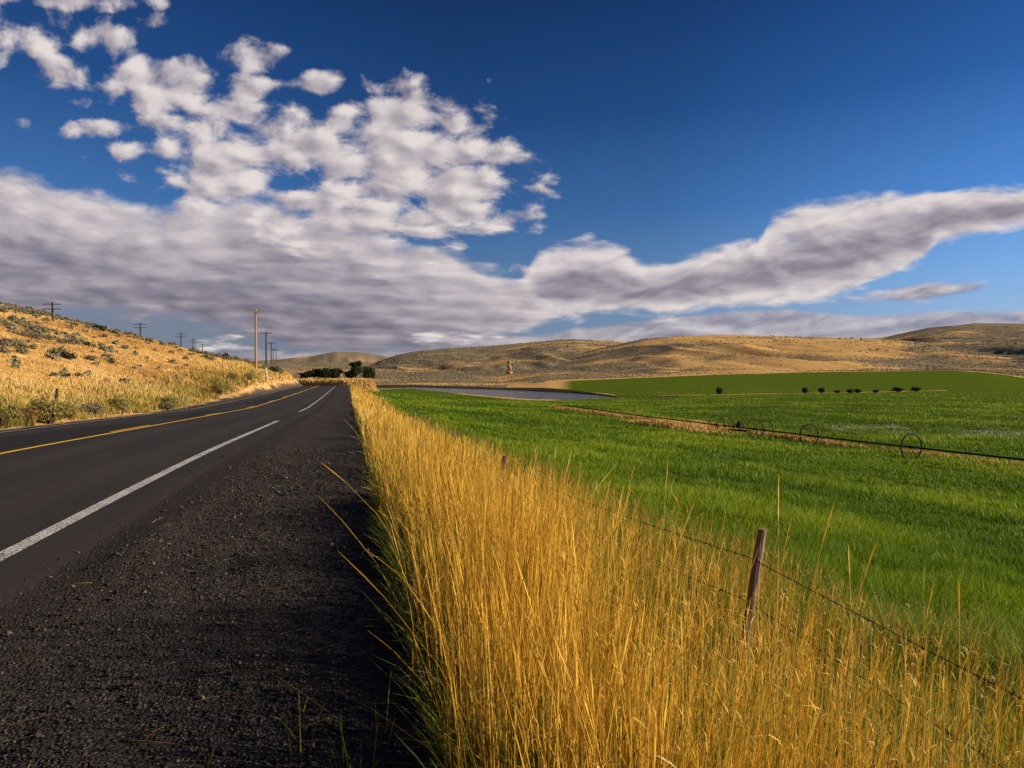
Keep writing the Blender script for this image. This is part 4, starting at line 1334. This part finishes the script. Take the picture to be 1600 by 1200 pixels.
# ------------------------------------------------------------------ old telegraph poles on the hill
TEL = [(83, 112, 478, 25, 'largest dark telegraph pole with two crossarms on the hillside'), (220, 160, 504.5, 22, 'second dark telegraph pole along the hilltop'),
       (283, 197, 520, 20, 'third dark telegraph pole lower along the hilltop'), (301.5, 232, 529.5, 18, 'fourth small telegraph pole over the hill edge'),
       (316, 280, 537, 16, 'smallest telegraph pole at the far end of the hill')]
for px, d, row, arm, lab in TEL:
    X, Y = cam2w(px, d)
    z = lz(X, Y)
    h = max(3.0, EYE + (HZ - row) / FPX * d - z)
    root = empty('telegraph_pole', (X, Y, z), random.uniform(-.15, .1))
    root.rotation_euler.y = random.uniform(-.02, .05)
    tag(root, lab, 'telegraph pole', 'old telegraph poles on the left hill')
    aw = 2.6
    MB().tube([(0, 0, -.4), (0, 0, h)], [.17, .12], 10).build('shaft', oldpole_m, root)
    for dz in (.35, 1.1):
        cr = MB().box((0, -.16, h - dz), (aw, .10, .12)).build('crossarm', oldpole_m, root)
        for k in range(6):
            sx = -aw / 2 + .12 + k * (aw - .24) / 5
            MB().tube([(sx, -.16, h - dz + .06), (sx, -.16, h - dz + .13), (sx, -.16, h - dz + .24)], [.014, .045, .035], 6).build('insulator', insul_m, cr)
    MB().tube([(0, -.12, h - 1.7), (.5, -.2, h - 1.13)], .02, 5).tube([(0, -.12, h - 1.7), (-.5, -.2, h - 1.13)], .02, 5).build('brace', oldpole_m, root)

# ------------------------------------------------------------------ wheel line irrigation
def build_wheel_line():
    ax, ay = LINE_A; bx, by = LINE_B
    L = math.hypot(bx - ax, by - ay)
    tx, ty = (bx - ax) / L, (by - ay) / L
    root = empty('wheel_line', (ax, ay, lz(ax, ay)))
    tag(root, 'long dark irrigation pipe on spoked wheels crossing the green field', 'irrigation line')
    rx, ry, rz0 = root.location
    RAD = .97
    def P(al): 
        X, Y = ax + tx * al, ay + ty * al
        return Vector((X - rx, Y - ry, lz(X, Y) + RAD - rz0))
    als = np.arange(-14, L + .1, 3.0)
    zs = np.array([P(a).z for a in als])
    zs = np.convolve(np.pad(zs, 3, 'edge'), np.ones(7) / 7, 'valid')
    def Q(al):
        p = P(al); p.z = float(np.interp(al, als, zs)); return p
    MB().tube([Q(a) for a in als], .065, 8).build('pipe', metal_m, root)
    def row_al(px):                                             # where along the line a bearing falls
        a = np.linspace(-12, L, 4000)
        xc, d = w2cam(ax + tx * a, ay + ty * a)
        return float(a[np.argmin(np.abs(800 + FPX * xc / d - px))])
    ax3 = Vector((tx, ty, 0))
    side, upv = Vector((ty, -tx, 0)), Vector((0, 0, 1))
    drive = row_al(1157)
    spots = [row_al(1425), row_al(1265), drive - 3.6, drive - 2.2, drive + 2.4, drive + 4.0]
    for q, al in enumerate(spots):
        c = Q(al)
        w = empty('wheel', c); w.parent = root
        MB().torus((0, 0, 0), ax3, RAD - .03, .055 if q < 2 else .045, 44, 6).build('rim', metal_m, w)
        mb = MB()
        for k in range(10):
            t = 6.283 * k / 10 + .2
            d = side * math.cos(t) + upv * math.sin(t)
            mb.tube([d * .08, d * (RAD - .04)], .007, 4)
        mb.build('spokes', metal_m, w)
        MB().tube([ax3 * -.12, ax3 * .12], .11, 10).build('hub', metal_m, w)
    c = Q(drive)
    dvu = empty('drive_unit', c); dvu.parent = root
    mb = MB()
    rot = Matrix.Rotation(math.atan2(ty, tx), 3, 'Z')
    mb.box((0, 0, -.28), (1.9, .14, .12), rot); mb.box(side * .45 + Vector((0, 0, -.28)), (1.9, .10, .10), rot); mb.box(side * -.45 + Vector((0, 0, -.28)), (1.9, .10, .10), rot)
    mb.build('chassis', metal_m, dvu)
    mb = MB(); mb.box(Vector((0, 0, .18)), (.62, .5, .5), rot); mb.box(Vector((0, 0, .52)) + ax3 * .1, (.34, .3, .2), rot); mb.tube([ax3 * -.2 + Vector((0, 0, .4)), ax3 * -.2 + Vector((0, 0, .82))], .035, 6)
    mb.build('engine', oldpole_m, dvu)
    MB().torus(ax3 * .55, ax3, .3, .04, 20, 6).build('sprocket', metal_m, dvu)
    for q, al in enumerate(np.arange(-8, L, 12.2)):
        c = Q(al + 3.3)
        mb = MB()
        mb.tube([c, c + Vector((0, 0, .16)), c + Vector((0, 0, .28))], [.03, .022, .018], 6); mb.tube([c + Vector((0, 0, .26)), c + Vector((0, 0, .3)) + side * .1], .014, 5)
        mb.build('sprinkler', metal_m, root)
build_wheel_line()

# ------------------------------------------------------------------ trees round the bend and bushes in the field
tA = tree('tree', 11, 6.4, 7.2, 3600, .26, tree_m)
tB = tree('tree', 12, 6.0, 5.6, 3000, .26, tree_m)
tC = tree('tree', 13, 5.2, 4.2, 2400, .24, dark_m)
used_t = {}
def place_tree(proto, px, d, sc, sz, label, group):
    o = proto if proto.name not in used_t else copy_tree(proto)
    used_t[proto.name] = 1
    X, Y = cam2w(px, d)
    put(o, X, Y, sc, sz=sz, dz=-.15)
    return tag(o, label, 'tree', group)
G = 'dark trees where the road bends'
place_tree(tA, 556, 250, .95, 1.03, 'tallest dark green tree standing where the road ends at the bend', G)
place_tree(tB, 575, 254, .98, 1.06, 'broad dark tree on the right of the tallest one', G)
place_tree(tC, 545, 256, .8, .9, 'small dark tree against the left foot of the tallest tree', G)
place_tree(tC, 527, 262, 1.05, 1.12, 'rounded tree behind the small white sign', G)
place_tree(tB, 511, 268, 1.0, .85, 'low spreading tree left of the white sign', G)
place_tree(tC, 497, 272, 1.15, 1.1, 'middle tree of the low dark clump by the bend', G)
place_tree(tB, 485, 270, .9, .7, 'small dark tree at the left end of the clump', G)
place_tree(tC, 475, 268, .8, .7, 'lowest dark tree peeping over the left bank', G)
for px, d, sc, lab in [(507, 640, .8, 'left tree of the distant grove below the far butte'), (516, 645, 1.0, 'middle tree of the distant grove below the far butte'),
                       (523, 650, 1.05, 'tallest tree of the distant grove below the far butte'), (529, 655, .75, 'right tree of the distant grove below the far butte')]:
    place_tree(tC, px, d, sc * 1.15, sc, lab, 'distant grove under the butte')

bA = shrub('bush', 21, 3.0, 2.3, 1500, .17, dark_m)
bB = shrub('bush', 22, 4.2, 1.9, 1600, .17, dark_m)
FB = [(bA, 1124, 246, 1.08, 'lone round bush far left of the row in the green field'), (bA, 1258, 252, 1.0, 'first round bush at the left of the field row'),
      (bA, 1283.5, 254, .92, 'second round bush of the field row'), (bB, 1308, 256, .62, 'smallest low bush of the field row'),
      (bB, 1328, 257, .85, 'left half of the wide double bush'), (bB, 1342, 258, .8, 'right half of the wide double bush'),
      (bB, 1368, 259, .66, 'small bush alone right of the double bush'), (bB, 1403, 264, 1.05, 'long low bush second from the right end'), (bB, 1432, 268, 1.0, 'low bush at the right end of the field row')]
for pr, px, d, sc, lab in FB:
    o = pr if pr.name not in used_t else copy_tree(pr)
    used_t[pr.name] = 1
    X, Y = cam2w(px, d)
    put(o, X, Y, sc, dz=-.1)
    tag(o, lab, 'bush', 'dark bushes along the far field edge')

# ------------------------------------------------------------------ shrubs on the left bank and the hillside
protos = [shrub('roadside_shrub', 31, 1.9, 1.2, 1100, .055, shrub_m, 9), shrub('roadside_shrub', 32, 1.5, 1.3, 900, .05, shrub_m, 9), shrub('roadside_shrub', 33, 1.7, 1.0, 900, .05, russet_m, 9),
          shrub('roadside_shrub', 34, 1.4, .8, 800, .045, sage_m, 9)]
RS = [(0, 8, 24, 1.0, 'olive shrub at the left picture edge beside the road'), (0, 128, 31, 1.15, 'large dark olive shrub on the left bank'), (2, 143, 29.5, .9, 'russet shrub at the foot of the large olive shrub'),
      (1, 168, 34, .85, 'bright yellow green shrub right of the large olive one'), (3, 203, 38, 1.1, 'grey brown shrub halfway to the blue marker post'), (0, 216, 42, .9, 'olive shrub behind the grey brown one'),
      (3, 262, 50, 1.0, 'pale grey shrub left of the blue marker post'), (0, 280, 52, .95, 'green shrub just behind the blue marker post'), (1, 45, 27, .9, 'yellow olive shrub low on the left bank'),
     
      (0, 343, 74, 1.1, 'green shrub where the left bank steepens'), (2, 322, 70, .9, 'russet shrub past the blue marker post'), (1, 390, 100, 1.3, 'wide olive shrub before the tall brown pole'),
      (0, 365, 92, 1.0, 'dark green shrub on the steep part of the bank')]
for k, px, d, sc, lab in RS:
    pr = protos[k]
    o = pr if pr.name not in used_t else copy_tree(pr)
    used_t[pr.name] = 1
    X, Y = cam2w(px, d)
    if L_EDGE - (X - shift(Y)) < 1.3:                           # keep off the pavement
        X = L_EDGE - 1.5 - random.random() + float(shift(Y))
    put(o, X, Y, sc * random.uniform(.9, 1.1), dz=-.05)
    tag(o, lab, 'shrub', 'shrubs along the left roadside')

sprot = [shrub('sagebrush', 41, 1.9, 1.1, 500, .10, sage_m, 6), shrub('sagebrush', 42, 1.6, 1.0, 450, .10, sage_m, 6), shrub('sagebrush', 43, 2.1, 1.2, 500, .11, sage_m, 6), shrub('sagebrush', 44, 1.7, .9, 450, .10, dark_m, 6)]
SG = [(10, 62, 1), (30, 63, .9), (34, 60, .7), (44, 74, .9), (60, 75, .8), (72, 78, 1), (92, 66, 1.1), (104, 66, 1.1), (98, 80, .8), (112, 82, .8), (125, 84, .8), (137, 84, .7), (142, 70, .7),
      (5, 100, 1.1), (22, 108, 1), (36, 110, 1), (52, 112, 1.2), (70, 106, 1), (108, 118, 1.1), (118, 124, 1.2), (135, 130, 1.2), (157, 140, 2.0), (150, 120, .9), (180, 142, 1), (200, 148, 1.1), (214, 152, 1),
      (235, 150, .9), (250, 156, 1.0), (270, 165, 1.1), (300, 128, 1.3), (305, 135, 1.4), (312, 130, 1.3), (320, 138, 1.4), (328, 140, 1.3), (340, 146, 1.3), (352, 150, 1.6), (356, 142, 1.4), (366, 152, 1.5), (376, 158, 1.3), (385, 160, 1.3),
      (395, 150, 1.3), (408, 136, 1.4), (413, 140, 1.3), (424, 148, 1.9), (430, 152, 1.7), (436, 156, 1.5), (268, 108, .7), (180, 96, .6), (196, 92, .6), (240, 104, .6), (160, 88, .5), (330, 112, .8), (290, 100, .6)]
for i, (px, d, sc) in enumerate(SG):
    pr = sprot[i % 4 if i % 3 else 0]
    if (px, d) == (157, 140): pr = sprot[3]
    o = pr if pr.name not in used_t else copy_tree(pr)
    used_t[pr.name] = 1
    X, Y = cam2w(px, d)
    put(o, X, Y, sc * random.uniform(.9, 1.1), dz=-.26 * sc)
    tag(o, 'grey green sagebrush growing on the golden hillside', 'sagebrush', 'sagebrush dotted over the left hillside')
for pr in sprot:
    if pr.name not in used_t:
        put(pr, *cam2w(120, 104)); tag(pr, 'grey green sagebrush growing on the golden hillside', 'sagebrush', 'sagebrush dotted over the left hillside')

def build_scrub():
    """low brush too many to count: hillside first, then the far slopes"""
    x, y, r = polar(26000, 62, 420, -40, -13)
    u = L_EDGE - (x - shift(y))
    att, _ = cover(x, y)
    k = (u > 6) & (u < 72) & (rng.random(len(x)) < att['sage_shade'] ** 1.5 * .55 + .010)
    x, y = x[k], y[k]
    n = len(x)
    P, T = [], []
    q = 26
    w = rng.uniform(.35, .95, n); h = w * rng.uniform(.5, .9, n)
    d = rng.normal(0, 1, (n, q, 3)); d /= np.linalg.norm(d, axis=2)[..., None]
    d[..., 2] = np.abs(d[..., 2])
    c = np.stack([x, y, land(x, y)], 1)[:, None] + d * np.stack([w * .6, w * .6, h], 1)[:, None] * rng.uniform(.5, 1.0, (n, q, 1))
    a = rng.normal(0, 1, (n, q, 3)); a /= np.linalg.norm(a, axis=2)[..., None]
    b = np.cross(a, d + .4 * rng.normal(0, 1, (n, q, 3))); b /= np.linalg.norm(b, axis=2)[..., None]
    s = (w * .26)[:, None, None] * rng.uniform(.6, 1.3, (n, q, 1))
    V = np.stack([c - a * s, c - b * s * .7, c + a * s, c + b * s * .7], 2).reshape(-1, 3)
    t = np.clip(rng.random(n)[:, None] * .7 + rng.random((n, q)) * .3, 0, 1)
    o = build_mesh('sagebrush_scrub', V, np.arange(len(V)).reshape(-1, 4), 4, sage_m, {'tint': np.repeat(t.ravel(), 4), 'along': np.ones(len(V))})
    tag(o, 'low grey sagebrush scrub over the upper hillside', 'scrub', kind='stuff')
    x, y, r = polar(190000, 430, 2500, -17, 42)
    att, zone = cover(x, y)
    k = (zone == 3) & (rng.random(len(x)) < np.clip(att['sage_shade'] * 1.0 + .04, 0, 1) * (1 - att['mud']) * .42 * (.25 + sm(fbm(w2cam(x, y)[0] / 34, r / 13, 3, 121), .42, .6)))
    x, y, r = x[k], y[k], r[k]; n = len(x)
    q = 4
    w = rng.uniform(.3, .72, n) * np.clip(r / 700, .75, 2.2)
    z = land(x, y)
    P = []
    for kq in range(q):
        an = rng.uniform(0, 3.14, n); dx, dy = np.cos(an) * w, np.sin(an) * w
        ox, oy = rng.normal(0, .3, n) * w, rng.normal(0, .3, n) * w
        hh = w * rng.uniform(.7, 1.25, n)
        P.append(np.stack([np.stack([x + ox - dx, y + oy - dy, z - .1], -1), np.stack([x + ox + dx, y + oy + dy, z - .1], -1),
                           np.stack([x + ox + dx * .55, y + oy + dy * .55, z + hh], -1), np.stack([x + ox - dx * .55, y + oy - dy * .55, z + hh * .85], -1)], 1))
    V = np.stack(P, 1).reshape(-1, 3)
    o = build_mesh('hill_scrub', V, np.arange(len(V)).reshape(-1, 4), 4, hill_sage_m, {'tint': np.repeat(rng.random(n), 4 * q), 'along': np.ones(len(V))})
    tag(o, 'sagebrush speckling the plain and the hills beyond the pond', 'scrub', kind='stuff')
build_scrub()

# ------------------------------------------------------------------ sandstone pinnacle on the plain
def build_pinnacle():
    X, Y = cam2w(796, 830)
    z = lz(X, Y)
    mb = MB()
    H = EYE + 21 / FPX * 830 - z
    pts, rad = [], []
    prof = [(0, 6.5), (.08, 4.6), (.18, 3.3), (.3, 2.5), (.42, 2.2), (.5, 1.9), (.56, 2.3), (.66, 2.1), (.7, 1.8), (.78, 2.2), (.86, 1.7), (.92, 2.0), (.98, 1.4), (1.0, .6)]
    for t, r in prof:
        pts.append((.5 * math.sin(t * 5), 0, -1 + (H + 1) * t)); rad.append(r)
    mb.tube(pts, rad, 14)
    for vtx in mb.bm.verts:
        a = math.atan2(vtx.co.y, vtx.co.x); f = 1 + .16 * math.sin(a * 4 + vtx.co.z) + .08 * math.sin(a * 9 + vtx.co.z * 2)
        vtx.co.x *= f; vtx.co.y *= f
    o = mb.build('rock_pinnacle', rock_m)
    o.location = (X, Y, z)
    tag(o, 'tan rock pinnacle standing alone on the sagebrush plain', 'rock')
build_pinnacle()
bpy.context.view_layer.update()
